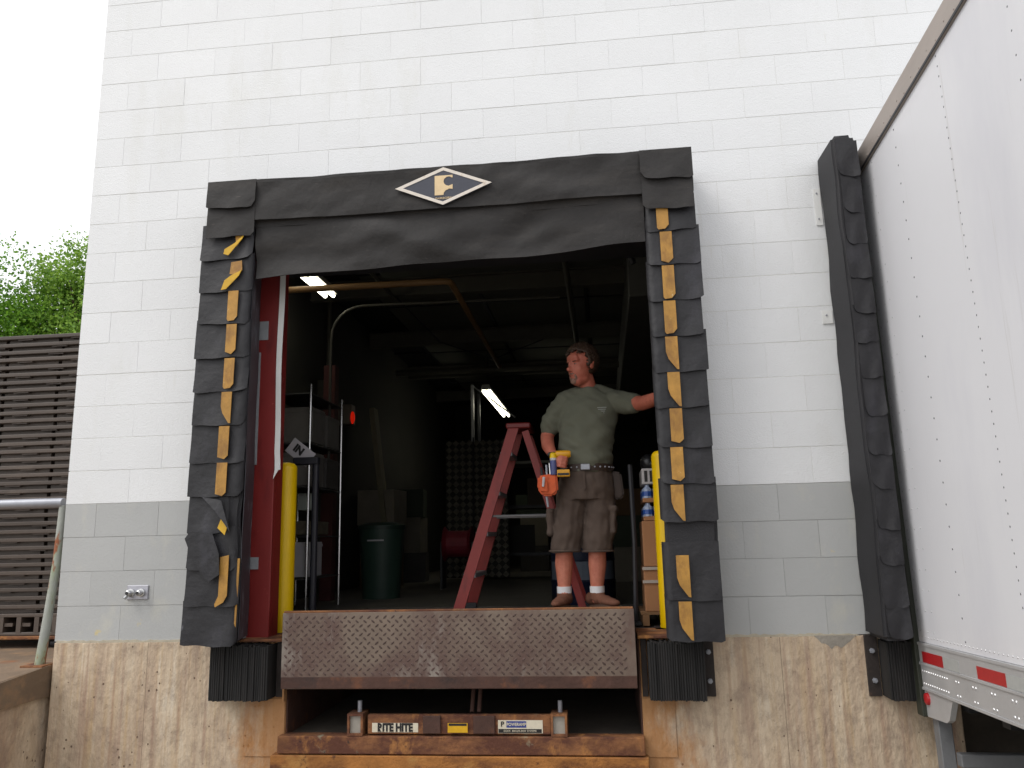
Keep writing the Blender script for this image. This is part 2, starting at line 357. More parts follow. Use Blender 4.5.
for k in range(ROWS):
    x = 0.0; first = (k % 2 == 1); ms = GREY if k < 4 else WHITE
    while x < XE-1e-6:
        x1 = x + (BW/2 if first else BW); first = False; x1 = min(x1, XE)
        segs = [(x, x1)]
        for a, c_, t in OPEN:
            if k*H < t-.01:
                ns = []
                for s0, s1 in segs:
                    if s1 <= a or s0 >= c_: ns.append((s0, s1))
                    else:
                        if s0 < a-.02: ns.append((s0, a))
                        if s1 > c_+.02: ns.append((c_, s1))
                segs = ns
        for s0, s1 in segs:
            if k < 23 and s0 < 5.6:
                vg = random.choice((.0006, .0008, .001, .001, .0028)); key = (round(s1-s0, 3), ms.name, vg)
                if key not in cache: cache[key] = block_mesh(s1-s0, ms, 'block', vg)
                dy = max(-.0012, min(.0002, random.gauss(-.0003, .0005)))
                add('block', cache[key], (lows[0] if s0 < 2 else lows[1]) if k < 4 else block_wall, (s0, -.0035+dy, k*H+random.gauss(0, .0004)), (random.uniform(-.0015, .0015), random.gauss(0, .0006), random.uniform(-.0009, .0009)))
                nblk += 1
            else:
                rest.box(s0+VG/2, s1-VG/2, -.0035, .004, k*H+GAP/2, (k+1)*H-GAP/2)
        x = x1
tag(rest.build('block_field', WHITE, block_wall), kind='stuff')
sw = MB(); sw.box(0.003, .2, .2, 22, 0, ROWS*H); sw.box(XE-.2, XE, .2, 22, 0, ROWS*H); sw.box(.2, XE-.2, 21.8, 22, 0, ROWS*H)
sw.build('outer_wall', WHITE, bld)
rf = MB(); rf.box(-.05, XE+.05, -.06, 22.05, ROWS*H, ROWS*H+.12, bev=.01); rf.build('roof', DARKM, bld)
# concrete base with the leveller pit
for bx in ((.004, 1.452, -1.6, -.004), (3.46, 5.10, -1.6, -.004), (7.22, XE, -1.6, -.004)): MB().box(bx[0], bx[1], -.012, .4, bx[2], bx[3], bev=.006).build('concrete_base', CONC, bld)
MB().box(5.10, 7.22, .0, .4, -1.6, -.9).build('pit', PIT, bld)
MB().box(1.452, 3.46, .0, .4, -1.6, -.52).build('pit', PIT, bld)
for x in (1.4525, 3.4515): MB().box(x, x+.008, .0, 1.94, -.52, -.01).build('pit_lining', RUST_SHADE, bld)
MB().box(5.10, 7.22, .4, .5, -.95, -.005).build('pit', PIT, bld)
for x in (.60, 4.21): MB().box(x, x+.003, -.0122, 0, -1.5, -.01).build('form_joint', mat('joint_line', '8a7a68', .9, .2, 9), bld)  # thin darker line along each form joint
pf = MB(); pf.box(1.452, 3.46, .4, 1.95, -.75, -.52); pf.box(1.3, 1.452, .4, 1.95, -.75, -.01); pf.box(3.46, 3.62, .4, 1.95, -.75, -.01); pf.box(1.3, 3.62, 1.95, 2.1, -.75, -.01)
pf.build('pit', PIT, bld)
# spalled patch and paint lip where the blocks meet the concrete
rn = random.Random(3)
for (cx, wd, dp, mm) in ((4.50, .22, .075, 'patch'),):
    pts = [(cx-wd/2, -.003), (cx+wd/2, -.003)] + [(cx+wd/2-wd*t, -.003-dp*math.sin(PI*t)*rn.uniform(.7, 1.05)) for t in (.08, .15, .22, .3, .38, .45, .52, .6, .68, .75, .83, .9)]
    MB().prism(pts, 'y', -.0135, -.011).build('mortar_patch', mat('patch_mortar', '938d83', .9, .15, 12, bump=.4), bld)
for (xa, xb) in ((.02, .96), (3.86, 4.64)):
    pts = [(xa+i*.021, .001+rn.uniform(.0, .009)) for i in range(int((xb-xa)/.021))]
    MB().prism([(xa-.005, -.007)]+pts+[(xb, -.007)], 'y', -.0105, -.002).build('paint_edge', mat('old_paint', 'b4ab98', .8, .15, 20), bld)

# floor, inner walls and ceiling
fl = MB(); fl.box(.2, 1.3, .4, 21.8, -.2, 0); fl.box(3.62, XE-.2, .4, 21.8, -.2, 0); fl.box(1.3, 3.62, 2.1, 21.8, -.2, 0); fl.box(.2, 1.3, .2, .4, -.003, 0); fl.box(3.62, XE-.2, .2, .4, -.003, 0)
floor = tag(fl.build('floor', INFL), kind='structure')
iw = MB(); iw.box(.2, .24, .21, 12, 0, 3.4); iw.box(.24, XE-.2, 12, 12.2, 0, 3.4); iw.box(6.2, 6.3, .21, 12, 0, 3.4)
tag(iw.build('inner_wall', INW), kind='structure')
cb = MB(); cb.box(.24, 6.2, .21, 12, 3.36, 3.4)
for i in range(8): cb.box(.24, 6.2, .8+i*1.22, .83+i*1.22, 3.325, 3.36)
for i in range(5): cb.box(.75+i*1.22, .78+i*1.22, .21, 12, 3.32, 3.355)
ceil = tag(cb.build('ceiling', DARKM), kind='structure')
tm = MB(); tm.box(0, 1.17, 0, 1.17, 0, .02, bev=.004); t0 = tm.build('ceiling_tile', CEIL, ceil, loc=(.79, .84, 3.335))
for i in range(4):
    for k in range(8):
        if i or k: add('ceiling_tile', t0.data, ceil, (.79+i*1.22, .84+k*1.22, 3.335))

# red steel door jambs, tape and the white weather strip
for side, (xa, xb) in enumerate(((1.185, 1.325), (3.665, 3.72))):
    q = MB(); q.box(xa, xb, .012, .045, 0.0, 2.44, bev=.004); q.box(xb-.03, xb, .045, .13, 0, 2.44) if side == 0 else q.box(xa, xa+.03, .045, .13, 0, 2.44)
    q.box(xa, xb, .131, .145, 0, 2.44)
    jm = q.build('door_jamb', REDJ, bld)
    if side == 0:
        MB().box(1.172, 1.25, .006, .011, .40, .47).build('tape_patch', TAPE, jm)
        MB().box(1.172, 1.215, .006, .011, 1.02, 1.72).build('worn_strip', TAPE, jm)
        MB().box(1.20, 1.258, .0065, .0115, 1.80, 1.92, M=None).build('tape_patch', TAPE, jm)
lt = MB(); lt.box(1.185, 3.71, .02, .3, 2.30, 2.44); lt.build('door_lintel', DARKM, bld)
sheet('weather_strip', lambda u, v: (1.322+.034*u+.003*math.sin(v*9)+(.008*math.sin(v*30) if v < .1 else 0), .006+.004*math.sin(v*7+u), .93+(.06*u if v == 0 else 0)+1.33*v), 2, 24, .004, PWHITE, bld)

# ------------------------------------------------------------------ dock seals
def strip_poly(parent, pts, y, m, t=.004, bow=.006):
    z0 = min(p[1] for p in pts); z1 = max(p[1] for p in pts)
    q = MB(); n = len(pts)
    def Y(p): return y-bow*((z1-p[1])/(z1-z0))
    A = [q.bm.verts.new((p[0], Y(p), p[1])) for p in pts]; B = [q.bm.verts.new((p[0], Y(p)+t, p[1])) for p in pts]
    q.bm.faces.new(A); q.bm.faces.new(B[::-1])
    for i in range(n): q.bm.faces.new((A[i], B[i], B[(i+1) % n], A[(i+1) % n]))
    return q.build('guide_strip', m, parent)
def flap(parent, x0, x1, ztop, zbot, y, rn, round_l=.02, round_r=.05, m=BLACKF, bul=.014, wrap=0, name='flap', sk=0.0):
    w_ = x1-x0; ph = rn.uniform(0, 6); lift = bul*rn.uniform(.75, 1.25); dz = rn.uniform(-.006, .006); sl_ = rn.uniform(-.008, .008)+sk
    def P(u, v):
        s_ = 1-v                                  # 0 at the top, 1 at the hem
        x = x0+w_*u
        bot = zbot+dz+sl_*(u-.5)*2
        dl = max(0, 1-(x-x0)/round_l) if round_l else 0; dr = max(0, 1-(x1-x)/round_r) if round_r else 0
        bot += round_l*(1-math.sqrt(max(0, 1-dl*dl)))*.9 + round_r*(1-math.sqrt(max(0, 1-dr*dr)))*.9 + .003*math.sin(u*11+ph)
        z = ztop+(bot-ztop)*s_
        yy = y-.002-lift*(s_**1.4)*(1+.25*math.sin(u*5+ph))-.004*math.sin(u*7+s_*4+ph)*s_
        if wrap:                                   # outer side folds back round the pad
            e = (1-u) if wrap > 0 else u
            if e < .06: yy += .02*(1-e/.06)
        return (x, yy, z)
    return sheet(name, P, 14, 6, .005, m, parent)
ZF = [2.42, 2.23, 2.03, 1.825, 1.62, 1.42, 1.22, 1.01, .81, .61, .41, .21, .005]
def pad(parent, fx0, fx1, bx0, bx1, z0, z1, d, m=BLACK):
    q = MB(); v = [q.bm.verts.new(c_) for c_ in ((fx0, -d, z0), (fx1, -d, z0), (bx1, -.008, z0), (bx0, -.008, z0), (fx0, -d, z1), (fx1, -d, z1), (bx1, -.008, z1), (bx0, -.008, z1))]
    for fc in ((0, 1, 5, 4), (1, 2, 6, 5), (2, 3, 7, 6), (3, 0, 4, 7), (4, 5, 6, 7), (3, 2, 1, 0)): q.bm.faces.new([v[i] for i in fc])
    bmesh.ops.bevel(q.bm, geom=q.bm.edges[:], offset=.018, segments=3, affect='EDGES')
    bmesh.ops.subdivide_edges(q.bm, edges=[e for e in q.bm.edges if e.calc_length() > .5], cuts=30)
    for x in q.bm.verts:
        n_ = noise.noise(Vector((x.co.x*4, x.co.y*4, x.co.z*5)))*.008
        x.co.x += n_; x.co.y += n_ if x.co.y < -.1 else 0
    return smooth_by_angle(q.build('side_pad', m, parent), 50)
seal = tag(empty('dock_seal', (2.44, 0, 0)), 'torn black fabric dock seal with yellow guide strips framing the open bay', 'dock seal', 'dock seals')
def rel(o): # keep world coordinates while parented to an Empty away from the origin
    return o
seal.location = (0, 0, 0)
rn = random.Random(11)
D = .275
pad(seal, .965, 1.262, .96, 1.205, .01, 2.42, D); pad(seal, 3.612, 3.888, 3.66, 3.90, .015, 2.42, D)
# scuffed inner side of the left pad
sheet('pad_lining', lambda u, v: (1.268-.055*u+.003*math.sin(v*20), -.262+.235*u, .03+2.25*v), 3, 12, -.003, SCUFF, seal, inward=(-1, 0, 0))
for i in range(12):                                # left column, the topmost lies uppermost
    zt, zb = ZF[i], ZF[i+1]; over = .035
    yb = -D-.004-.0008*(12-i)
    if i in (8, 9): continue
    flap(seal, .952+rn.uniform(-.008, .008), 1.272+rn.uniform(-.006, .006), zt+over, zb, yb, rn, .006, rn.choice((.015, .03, .045)), wrap=1)
# torn ones
flap(seal, .955, 1.20, .85, .61, -D-.004, rn, .01, .09, wrap=1)
flap(seal, .960, 1.25, .65, .405, -D-.003, rn, .01, .03, wrap=1)
def rag(pts, m=BLACKF, t=.005):
    q = MB(); A = [q.bm.verts.new(p) for p in pts]; B = [q.bm.verts.new((p[0], p[1]+t, p[2])) for p in pts]; n = len(pts)
    q.bm.faces.new(A); q.bm.faces.new(B[::-1])
    for i in range(n): q.bm.faces.new((A[i], B[i], B[(i+1) % n], A[(i+1) % n]))
    bmesh.ops.triangulate(q.bm, faces=[f_ for f_ in q.bm.faces if len(f_.verts) > 4])
    return tag(q.build('torn_flap', m, seal), 'torn flap hanging loose from the left side pad')
rag([(1.04, -D-.03, .815), (1.13, -D-.035, .80), (1.165, -D-.05, .79), (1.235, -D-.075, .615), (1.20, -D-.07, .66), (1.13, -D-.05, .735)])
rag([(.955, -D-.04, .585), (.985, -D-.04, .625), (1.12, -D-.045, .61), (1.165, -D-.05, .50), (1.175, -D-.055, .385), (1.11, -D-.05, .345), (1.02, -D-.045, .445)])
for i in range(12):                                # right column
    zt, zb = ZF[i], ZF[i+1]; over = .035
    yb = -D-.004-.0008*(12-i)
    if i == 9:                                     # one flap has gone here, the pad shows
        zb = .52; continue
    if i == 10: zt = .51; over = .0
    flap(seal, 3.60+rn.uniform(-.006, .006), 3.893+rn.uniform(-.008, .008), zt+over, zb, yb, rn, rn.choice((.02, .03)), .01, wrap=-1)
# yellow guide strips: one shows in the middle of most flaps
def seal_strip(xc, zt, zb, tip, w_=.062, m=YEL, y=-D-.034, sk=0):
    a, c_ = xc-w_/2, xc+w_/2
    tips = {'flat': [(c_+sk, zb+.02), (xc+.01+sk, zb), (a+sk, zb+.012)], 'left': [(c_+sk, zb+.028), (xc+sk+.012, zb+.004), (a+.008+sk, zb), (a+sk, zb+.012)],
            'right': [(c_+sk, zb), (c_-.012+sk, zb+.002), (a+.012+sk, zb+.06), (a+sk*.5, zb+.10)], 'point': [(c_+sk, zb+.03), (xc+sk+.006, zb+.003), (a+sk, zb+.018)]}[tip]
    return strip_poly(seal, [(a, zt), (c_, zt)]+tips, y, m)
LX = {2: 'left', 3: 'point', 4: 'left', 5: 'right', 6: 'flat', 7: 'flat'}
for i, tp in LX.items(): seal_strip(1.176-.003*i+rn.uniform(-.004, .004), ZF[i]-.004, ZF[i+1]+.012+rn.uniform(-.006, .01), tp)
# peeled strips at the top left, and the stubs on the torn flaps
strip_poly(seal, [(1.165, 2.392), (1.225, 2.40), (1.225, 2.375), (1.18, 2.30)], -D-.033, YEL)
strip_poly(seal, [(1.235, 2.382), (1.215, 2.345), (1.135, 2.245), (1.105, 2.255), (1.11, 2.285), (1.17, 2.32)], -D-.042, YELB)
strip_poly(seal, [(1.15, 2.205), (1.215, 2.212), (1.222, 2.15), (1.20, 2.12), (1.145, 2.13)], -D-.033, YEL)
strip_poly(seal, [(1.22, 2.15), (1.205, 2.115), (1.13, 2.035), (1.10, 2.03), (1.118, 2.09), (1.155, 2.118)], -D-.042, YELB)
strip_poly(seal, [(1.165, .70), (1.205, .66), (1.19, .60), (1.145, .64)], -D-.036, YELB)
strip_poly(seal, [(1.165, .48), (1.215, .49), (1.215, .27), (1.195, .235), (1.15, .21), (1.145, .225), (1.165, .27)], -D-.03, YEL)
strip_poly(seal, [(1.255, .47), (1.268, .47), (1.262, .10), (1.252, .12)], -D-.004, YEL)
RX = {0: ('left', 3.70), 1: ('point', 3.713), 2: ('left', 3.713), 3: ('left', 3.71), 4: ('right', 3.708), 5: ('right', 3.708), 6: ('flat', 3.708), 7: ('flat', 3.70), 8: ('right', 3.69), 10: ('right', 3.695), 11: ('right', 3.695)}
for i, (tp, xc) in RX.items():
    zt = .44 if i == 10 else (2.37 if i == 0 else ZF[i]-.004)
    seal_strip(xc, zt, ZF[i+1]+.012+rn.uniform(-.008, .006), tp, w_=.066)
# head of the seal
hd = MB(); hd.box(.985, 3.885, -.312, -.008, 2.425, 2.737)
bmesh.ops.bevel(hd.bm, geom=[e for e in hd.bm.edges if abs(e.verts[0].co.x-e.verts[1].co.x) > 1], offset=.035, segments=5, affect='EDGES')
bmesh.ops.subdivide_edges(hd.bm, edges=[e for e in hd.bm.edges if abs(e.verts[0].co.x-e.verts[1].co.x) > 1], cuts=90, use_grid_fill=True)
bmesh.ops.subdivide_edges(hd.bm, edges=[e for e in hd.bm.edges if abs(e.verts[0].co.z-e.verts[1].co.z) > .2], cuts=8, use_grid_fill=True)
for v in hd.bm.verts:
    if v.co.y < -.2:
        v.co.y += .014*noise.noise(Vector((v.co.x*2.2+v.co.z*3, 0, v.co.z*6)))+.009*noise.noise(Vector((v.co.x*7-v.co.z*8, 4, v.co.z*9)))
        v.co.y += 0
    v.co.z += .004*math.sin(v.co.x*2.1)
smooth_by_angle(hd.build('head_pad', BLACKH, seal), 60)
def curtain(u, v):
    x = 1.285+2.315*u; s_ = 1-v
    bot = 2.108+.058*u+.018*max(0, u-.7)/.3+.004*math.sin(u*15)
    top = 2.455+.01*u
    z = top+(bot-top)*s_
    y = -.280-.012*math.sin(PI*s_)*.6
    y += s_*(1-.55*s_**3)*(.026*math.sin(u*9+s_*2.0)+.014*math.sin(u*23-s_*4)+.045*noise.noise(Vector((u*7+s_*1.5, s_*2.2, 1))))
    y += .012*max(0, s_-.0)
    y -= .045*math.exp(-((u-.28-.25*s_)/.07)**2)*s_*(1-s_)*3
    y += .045*math.exp(-((u-.62-.14*(1-s_))/.05)**2)*s_*(1-s_)*3
    return (x, y, z)
sheet('head_curtain', curtain, 110, 18, .006, BLACKH, seal)
for (x0, x1, rl, rr) in ((.985, 1.292, .01, .06), (3.59, 3.885, .05, .012)):
    flap(seal, x0+.004, x1-.004, 2.57, 2.365, -.314, rn, rl*.5, rr*.4, m=BLACKH, bul=.012, name='head_flap')
    flap(seal, x0, x1, 2.722, 2.540, -.322, rn, rl, rr, m=BLACKH, bul=.018, name='head_flap')
# emblem: lozenge with a pale border and an F whose counters are round bites
em = MB(); em.prism([(2.155, 2.586), (2.443, 2.466), (2.735, 2.586), (2.447, 2.703)], 'y', -.333, -.322)
emb = em.build('emblem', mat('emblem_blue', '3b3d48', .5, .1, 10, bump=.05), seal)
PALE = mat('emblem_cream', 'd8cfc4', .6, .06, 20, bump=.05, layers=[('b8a894', 20, (1, 1, 1), .6, .75)])
def ring4(o_, i_):
    q = MB()
    for k in range(4):
        a, c_ = o_[k], o_[(k+1) % 4]; d, e = i_[(k+1) % 4], i_[k]
        q.prism([a, c_, d, e], 'y', -.3355, -.3332)
    return q
ring4([(2.157, 2.586), (2.443, 2.467), (2.733, 2.586), (2.447, 2.702)], [(2.205, 2.586), (2.443, 2.487), (2.685, 2.586), (2.447, 2.682)]).build('emblem_border', PALE, emb)
fp = [(2.395, 2.528), (2.447, 2.528), (2.449, 2.542), (2.46, 2.556), (2.476, 2.562), (2.478, 2.566), (2.502, 2.562), (2.502, 2.592), (2.478, 2.583), (2.462, 2.588), (2.451, 2.600), (2.448, 2.614), (2.452, 2.628), (2.466, 2.640), (2.482, 2.642), (2.498, 2.634), (2.502, 2.634), (2.502, 2.650), (2.395, 2.650)]
LET = mat('emblem_letter', 'd9bf95', .6, .08, 20, bump=.05)
MB().prism(fp, 'y', -.3355, -.3332).build('emblem_letter', LET, emb)
text('FAIRBORN', .017, LET, emb, (2.449, -.3345, 2.508), sx=1.25)
# mounting plates at the edge of the seal
MB().box(3.885, 3.925, -.012, -.0075, 2.40, 2.585, bev=.001).build('mounting_plate', PWHITE, seal)

# next bay's seal, squeezed by the trailer
seal2 = tag(empty('dock_seal'), 'black fabric dock seal squeezed between the wall and the white trailer', 'dock seal', 'dock seals')
def pad2(z0, z1):
    q = MB(); v = [q.bm.verts.new(c_) for c_ in ((4.668, -.305, z0), (4.775, -.305, z0), (4.832, -.18, z0), (4.832, -.008, z0), (4.66, -.008, z0), (4.668, -.305, z1), (4.775, -.305, z1), (4.832, -.18, z1), (4.832, -.008, z1), (4.66, -.008, z1))]
    for i in range(5): q.bm.faces.new((v[i], v[(i+1) % 5], v[5+(i+1) % 5], v[5+i]))
    q.bm.faces.new(v[:5]); q.bm.faces.new(v[5:])
    bmesh.ops.bevel(q.bm, geom=q.bm.edges[:], offset=.02, segments=3, affect='EDGES')
    bmesh.ops.subdivide_edges(q.bm, edges=[e for e in q.bm.edges if abs(e.verts[0].co.z-e.verts[1].co.z) > .15], cuts=24)
    for x in q.bm.verts:
        n_ = noise.noise(Vector((x.co.y*5+2, x.co.y*6, x.co.z*4)))*.014
        if x.co.x < 4.7: x.co.x += n_
        else: x.co.y += n_
    return smooth_by_angle(q.build('side_pad', BLACK, seal2), 50)
pad2(.0, 2.40); 
pp = pad2(2.36, 2.74); pp.name = 'head_pad'
for i in range(14):
    zt = 2.66-i*.19; zb = zt-.2
    if zb < 0: zb = .0
    xe = 4.792
    flap(seal2, 4.678+rn.uniform(-.01, .012), xe, zt+.03, zb+rn.uniform(-.015, .015), -.315, rn, rn.choice((.02, .035, .05)), .01, bul=.010, wrap=0)
MB().box(4.62, 4.66, -.011, -.0075, 2.32, 2.55, bev=.001).build('mounting_plate', PWHITE, seal2)
MB().box(4.60, 4.66, -.011, -.0075, 1.72, 1.80, bev=.001).build('mounting_plate', PWHITE, seal2)
for (x, z) in ((4.637, 2.52), (4.637, 2.36), (4.625, 1.77)):
    MB().tube([(x, -.011, z), (x, -.016, z)], .005, 8).build('bolt', GALV, seal2)

# ------------------------------------------------------------------ bumpers
def bumper(x0, x1, plates, label, z0=-.31, z1=-.012):
    e = tag(empty('dock_bumper'), label, 'dock bumper', 'rubber dock bumpers')
    q = MB(); r_ = random.Random(int(x0*100)); n = max(6, int((x1-x0)/.0125)); st = (x1-x0)/n
    for i in range(n):
        dz = r_.uniform(-.004, .003); dy = r_.uniform(-.005, .004)
        q.box(x0+i*st+.0006, x0+(i+1)*st-.0006, -.15+dy, -.016, z0+dz, z1+r_.uniform(-.012, .004), bev=.002)
    q.build('rubber_pads', RUBBER, e)
    for (a, c_) in plates:
        p = MB(); p.box(a, c_, -.028, -.0135, z0+.0, z1+.01, bev=.002)
        pl = p.build('end_plate', mat('plate_dark', '2e2623', .7, .25, 12, bump=.2, layers=[('4a362b', 9, (1, 1, 1), .58, .7)]), e)
        if c_-a > .053:
            for z in (-.08, -.23):
                k = MB(); k.tube([((a+c_)/2, -.027, z), ((a+c_)/2, -.04, z)], .014, 6); k.tube([((a+c_)/2, -.038, z), ((a+c_)/2, -.05, z)], .008, 8)
                k.build('bolt', GALV, pl)
    return e
bumper(1.055, 1.395, [(1.397, 1.447)], 'laminated black rubber bumper left of the diamond plate lip')
bumper(3.50, 3.795, [(3.80, 3.855), (3.466, 3.497)], 'laminated black rubber bumper right of the diamond plate lip')
bumper(4.715, 4.86, [(4.645, 4.71)], 'rubber bumper with rusty bolted plate at the rear of the white trailer')

# ------------------------------------------------------------------ dock leveller
lev = tag(empty('dock_leveler'), 'rusty steel dock leveler with diamond tread lip hanging over its pit', 'dock leveler')
XL0, XL1 = 1.466, 3.437
def deckz(y): return .165*(1.85-y)/1.97
dk = MB(); dk.prism([(-.10, deckz(-.1)), (1.85, 0), (1.85, -.02), (-.10, deckz(-.1)-.02)], 'x', XL0+.002, XL1-.002)
deck = dk.build('deck', STEELP, lev)
fr = MB()
for x in (XL0+.02, 2.1, 2.45, 2.8, XL1-.02): fr.prism([(-.08, deckz(-.1)-.022), (1.8, -.022), (1.8, -.10), (-.06, deckz(-.1)-.12)], 'x', x-.01, x+.01)
fr.build('deck_beams', RUST_SHADE, deck)
lp = MB(); YL = -.128
lp.prism([(YL, .158), (YL, -.185), (YL+.009, -.252), (YL+.02, -.252), (YL+.02, .158)], 'x', XL0, XL1)
bmesh.ops.bevel(lp.bm, geom=lp.bm.edges[:], offset=.002, affect='EDGES')
lip = lp.build('lip', STEELP, lev)
tr = MB(); rn = random.Random(5); px = .0455; pz = .0232
nx = int((XL1-XL0-.02)/px); nz = int(.335/pz)
for k in range(nz):
    for i in range(nx):
        cx = XL0+.018+(i+(.5 if k % 2 else 0))*px+.006; cz = -.170+k*pz; a = (.72 if k % 2 else -.72)
        l, wd, h = .0150, .0055, .0032
        ca, sa = math.cos(a), math.sin(a)
        base = [(-l, 0), (-l*.45, -wd), (l*.45, -wd), (l, 0), (l*.45, wd), (-l*.45, wd)]; top = [(-l*.6, 0), (-l*.3, -wd*.5), (l*.3, -wd*.5), (l*.6, 0), (l*.3, wd*.5), (-l*.3, wd*.5)]
        hh = h*rn.uniform(.7, 1.05)
        A = [tr.bm.verts.new((cx+x*ca-z*sa, YL+.0005, cz+x*sa+z*ca)) for x, z in base]
        B = [tr.bm.verts.new((cx+x*ca-z*sa, YL-hh, cz+x*sa+z*ca)) for x, z in top]
        for q in range(6): tr.bm.faces.new((A[q], A[(q+1) % 6], B[(q+1) % 6], B[q]))
        tr.bm.faces.new(B)
tag(tr.build('tread_lugs', STEELL, lip), kind='stuff')
MB().box(XL0+.001, XL1-.001, YL-.0015, YL+.004, -.248, -.187, bev=.001).build('shaded_lip_edge', RUST_SHADE, lip)  # unlit bevel band: its shade is painted as a dark rust strip
hg = MB()
for i in range(16):
    a = XL0+.01+i*(XL1-XL0-.02)/16
    hg.tube([(a+.002, -.108, .150), (a+(XL1-XL0-.02)/16-.003, -.108, .150)], .0155, 10)
hg.build('hinge', RUST, lip)
MB().box(XL0+.004, XL1-.004, -.124, -.10, .158, .169, bev=.002).build('front_edge', RUST, deck)
# steel frame round the pit
EMB = mat('stained_steel', 'a5835a', .9, .25, 9, bump=.5, bscale=35, layers=[('8f5a30', 4, (1, 1, .5), .42, .62), ('c0ab88', 7, (1, 1, .6), .56, .68), ('5f3d2a', 14, (1, 1, .6), .62, .72)])
for bx in ((1.215, 1.450, -.018, -.0125, -.63, -.32), (3.462, 3.635, -.018, -.0125, -.62, -.32), (1.449, 1.459, -.06, -.0125, -.33, -.002)): MB().box(*bx, bev=.002).build('embed_plate', CONC, lev)
MB().box(1.19, 1.462, -.075, .3, -.004, .012, bev=.003).build('curb_angle', RUST, lev)
MB().box(3.452, 3.70, -.075, .3, -.004, .012, bev=.003).build('curb_angle', RUST, lev)
MB().box(1.435, 3.463, -.075, .02, -.60, -.508, bev=.004).build('sill_channel', RUST, lev)
MB().box(1.40, 3.48, -.085, -.004, -1.0, -.606, bev=.004).build('sill_plate', mat('orange_rust', 'a06a34', .85, .25, 9, bump=.45, layers=[('5f3820', 4, (.7, 1, 1.5), .45, .6), ('a87a42', 9, (.6, 1, 1.2), .57, .7), ('4a2c1e', 16, (1, 1, 1), .62, .7)]), lev)
kb = MB(); kb.box(1.945, 2.965, -.055, -.02, -.50, -.398, bev=.004)
keep = kb.build('lip_keeper', RUST, lev)
for x0 in (1.835, 2.965):
    q = MB(); t = .012; x1 = x0+.088
    for (a, c_, z0, z1) in ((x0, x1, -.402, -.39), (x0, x1, -.505, -.493), (x0, x0+t, -.493, -.402), (x1-t, x1, -.493, -.402)): q.box(a, c_, -.075, .06, z0, z1)
    q.box(x0, x1, .03, .06, -.5, -.39); q.build('tube_end', RUST, keep)
    MB().box(x0+t, x1-t, -.058, -.05, -.493, -.402).build('tube_face', mat('worn_grey_steel', '9a948a', .6, .15, 10, bump=.1), keep)
    xm = x0+.055 if x0 < 2.5 else x0+.05
    MB().tube([(xm, -.02, -.39), (xm, -.02, -.33)], .0125, 10).build('pin', GALV, keep)
for (x0, x1) in ((2.26, 2.36), (2.54, 2.66)): MB().box(x0, x1, -.068, -.055, -.495, -.402, bev=.004).build('clamp', RUST_SHADE, keep)
# stickers on the keeper
W1 = mat('sticker_white', 'd6cdb8', .5, .08, 30, bump=0); BL = mat('sticker_black', '1d1a1a', .5, .1, 30, bump=0)
st = MB().box(1.972, 2.232, -.0575, -.0558, -.489, -.441).build('sticker', W1, keep)
text('RITE HITE', .056, BL, st, (2.102, -.0585, -.466), bold=.0032, sx=.82)
st = MB().box(2.40, 2.51, -.0705, -.0688, -.487, -.438).build('sticker', mat('sticker_yellow', 'd6a512', .5, .1, 30, bump=0), keep)
MB().box(2.405, 2.505, -.0715, -.0707, -.452, -.440).build('sticker_band', BL, st); 
st = MB().box(2.676, 2.92, -.0575, -.0558, -.492, -.425).build('sticker', W1, keep)
MB().box(2.722, 2.83, -.0585, -.0577, -.463, -.430).build('sticker_band', mat('sticker_blue', '2a3c86', .5, .1, 30, bump=0), st)
MB().box(2.678, 2.914, -.0585, -.0577, -.490, -.470).build('sticker_band', BL, st)
text('P', .036, BL, st, (2.70, -.0585, -.446), bold=.001)
text('POWERAMP', .0225, W1, st, (2.776, -.0592, -.447), bold=.0004, sx=.86)
text('DOCK  800-643-5424  SYSTEMS', .0135, W1, st, (2.796, -.0592, -.480), sx=.98)
ch = MB(); ch.tube([(2.52, .10, -.27), (2.52, .02, -.40)], .012, 8); ch.tube([(2.56, .10, -.27), (2.56, .02, -.40)], .012, 8); ch.build('lip_link', RUST_SHADE, lev)

# ------------------------------------------------------------------ bollards, spigot
def bollard(x, y, label):
    q = MB(); r_ = .066; q.tube([(0, 0, 0), (0, 0, 1.02)], r_, 24)
    q.tube([(0, 0, 1.02), (0, 0, 1.035), (0, 0, 1.05), (0, 0, 1.057)], [r_, r_*.92, r_*.7, r_*.3], 24)
    e = tag(empty('bollard', (x, y, 0)), label, 'bollard', 'yellow bollards inside the bay')
    smooth_by_angle(q.build('post', BOLL, e), 50); MB().box(-.1, .1, -.1, .1, .001, .012, bev=.002).build('base_plate', DARKM, e); return e
bollard(1.288, .30, 'yellow steel bollard beside the red door jamb')
bollard(3.668, .32, 'yellow steel bollard mostly hidden behind the right side pad')
sp = tag(empty('wall_spigot', (.505, -.006, .278)), 'small chrome twin-knob fitting on the grey painted blocks', 'wall fitting')
MB().box(-.06, .075, -.008, .004, -.04, .042, bev=.003).build('plate', mat('steel_plate', 'b4b4bc', .35, .08, 10, metal=.4, bump=.05), sp)
for x in (-.03, .035):
    q = MB(); q.tube([(x, -.006, 0), (x, -.02, 0), (x, -.021, 0), (x, -.05, 0), (x, -.055, 0)], [.026, .024, .016, .016, .010], 16); smooth_by_angle(q.build('knob', CHROME, sp))
    MB().tube([(x, -.054, 0), (x, -.058, 0)], .009, 12).build('knob_hole', DARKM, sp)
MB().tube([(-.03, -.035, -.005), (-.045, -.055, -.03)], .012, 10).build('spout', CHROME, sp)

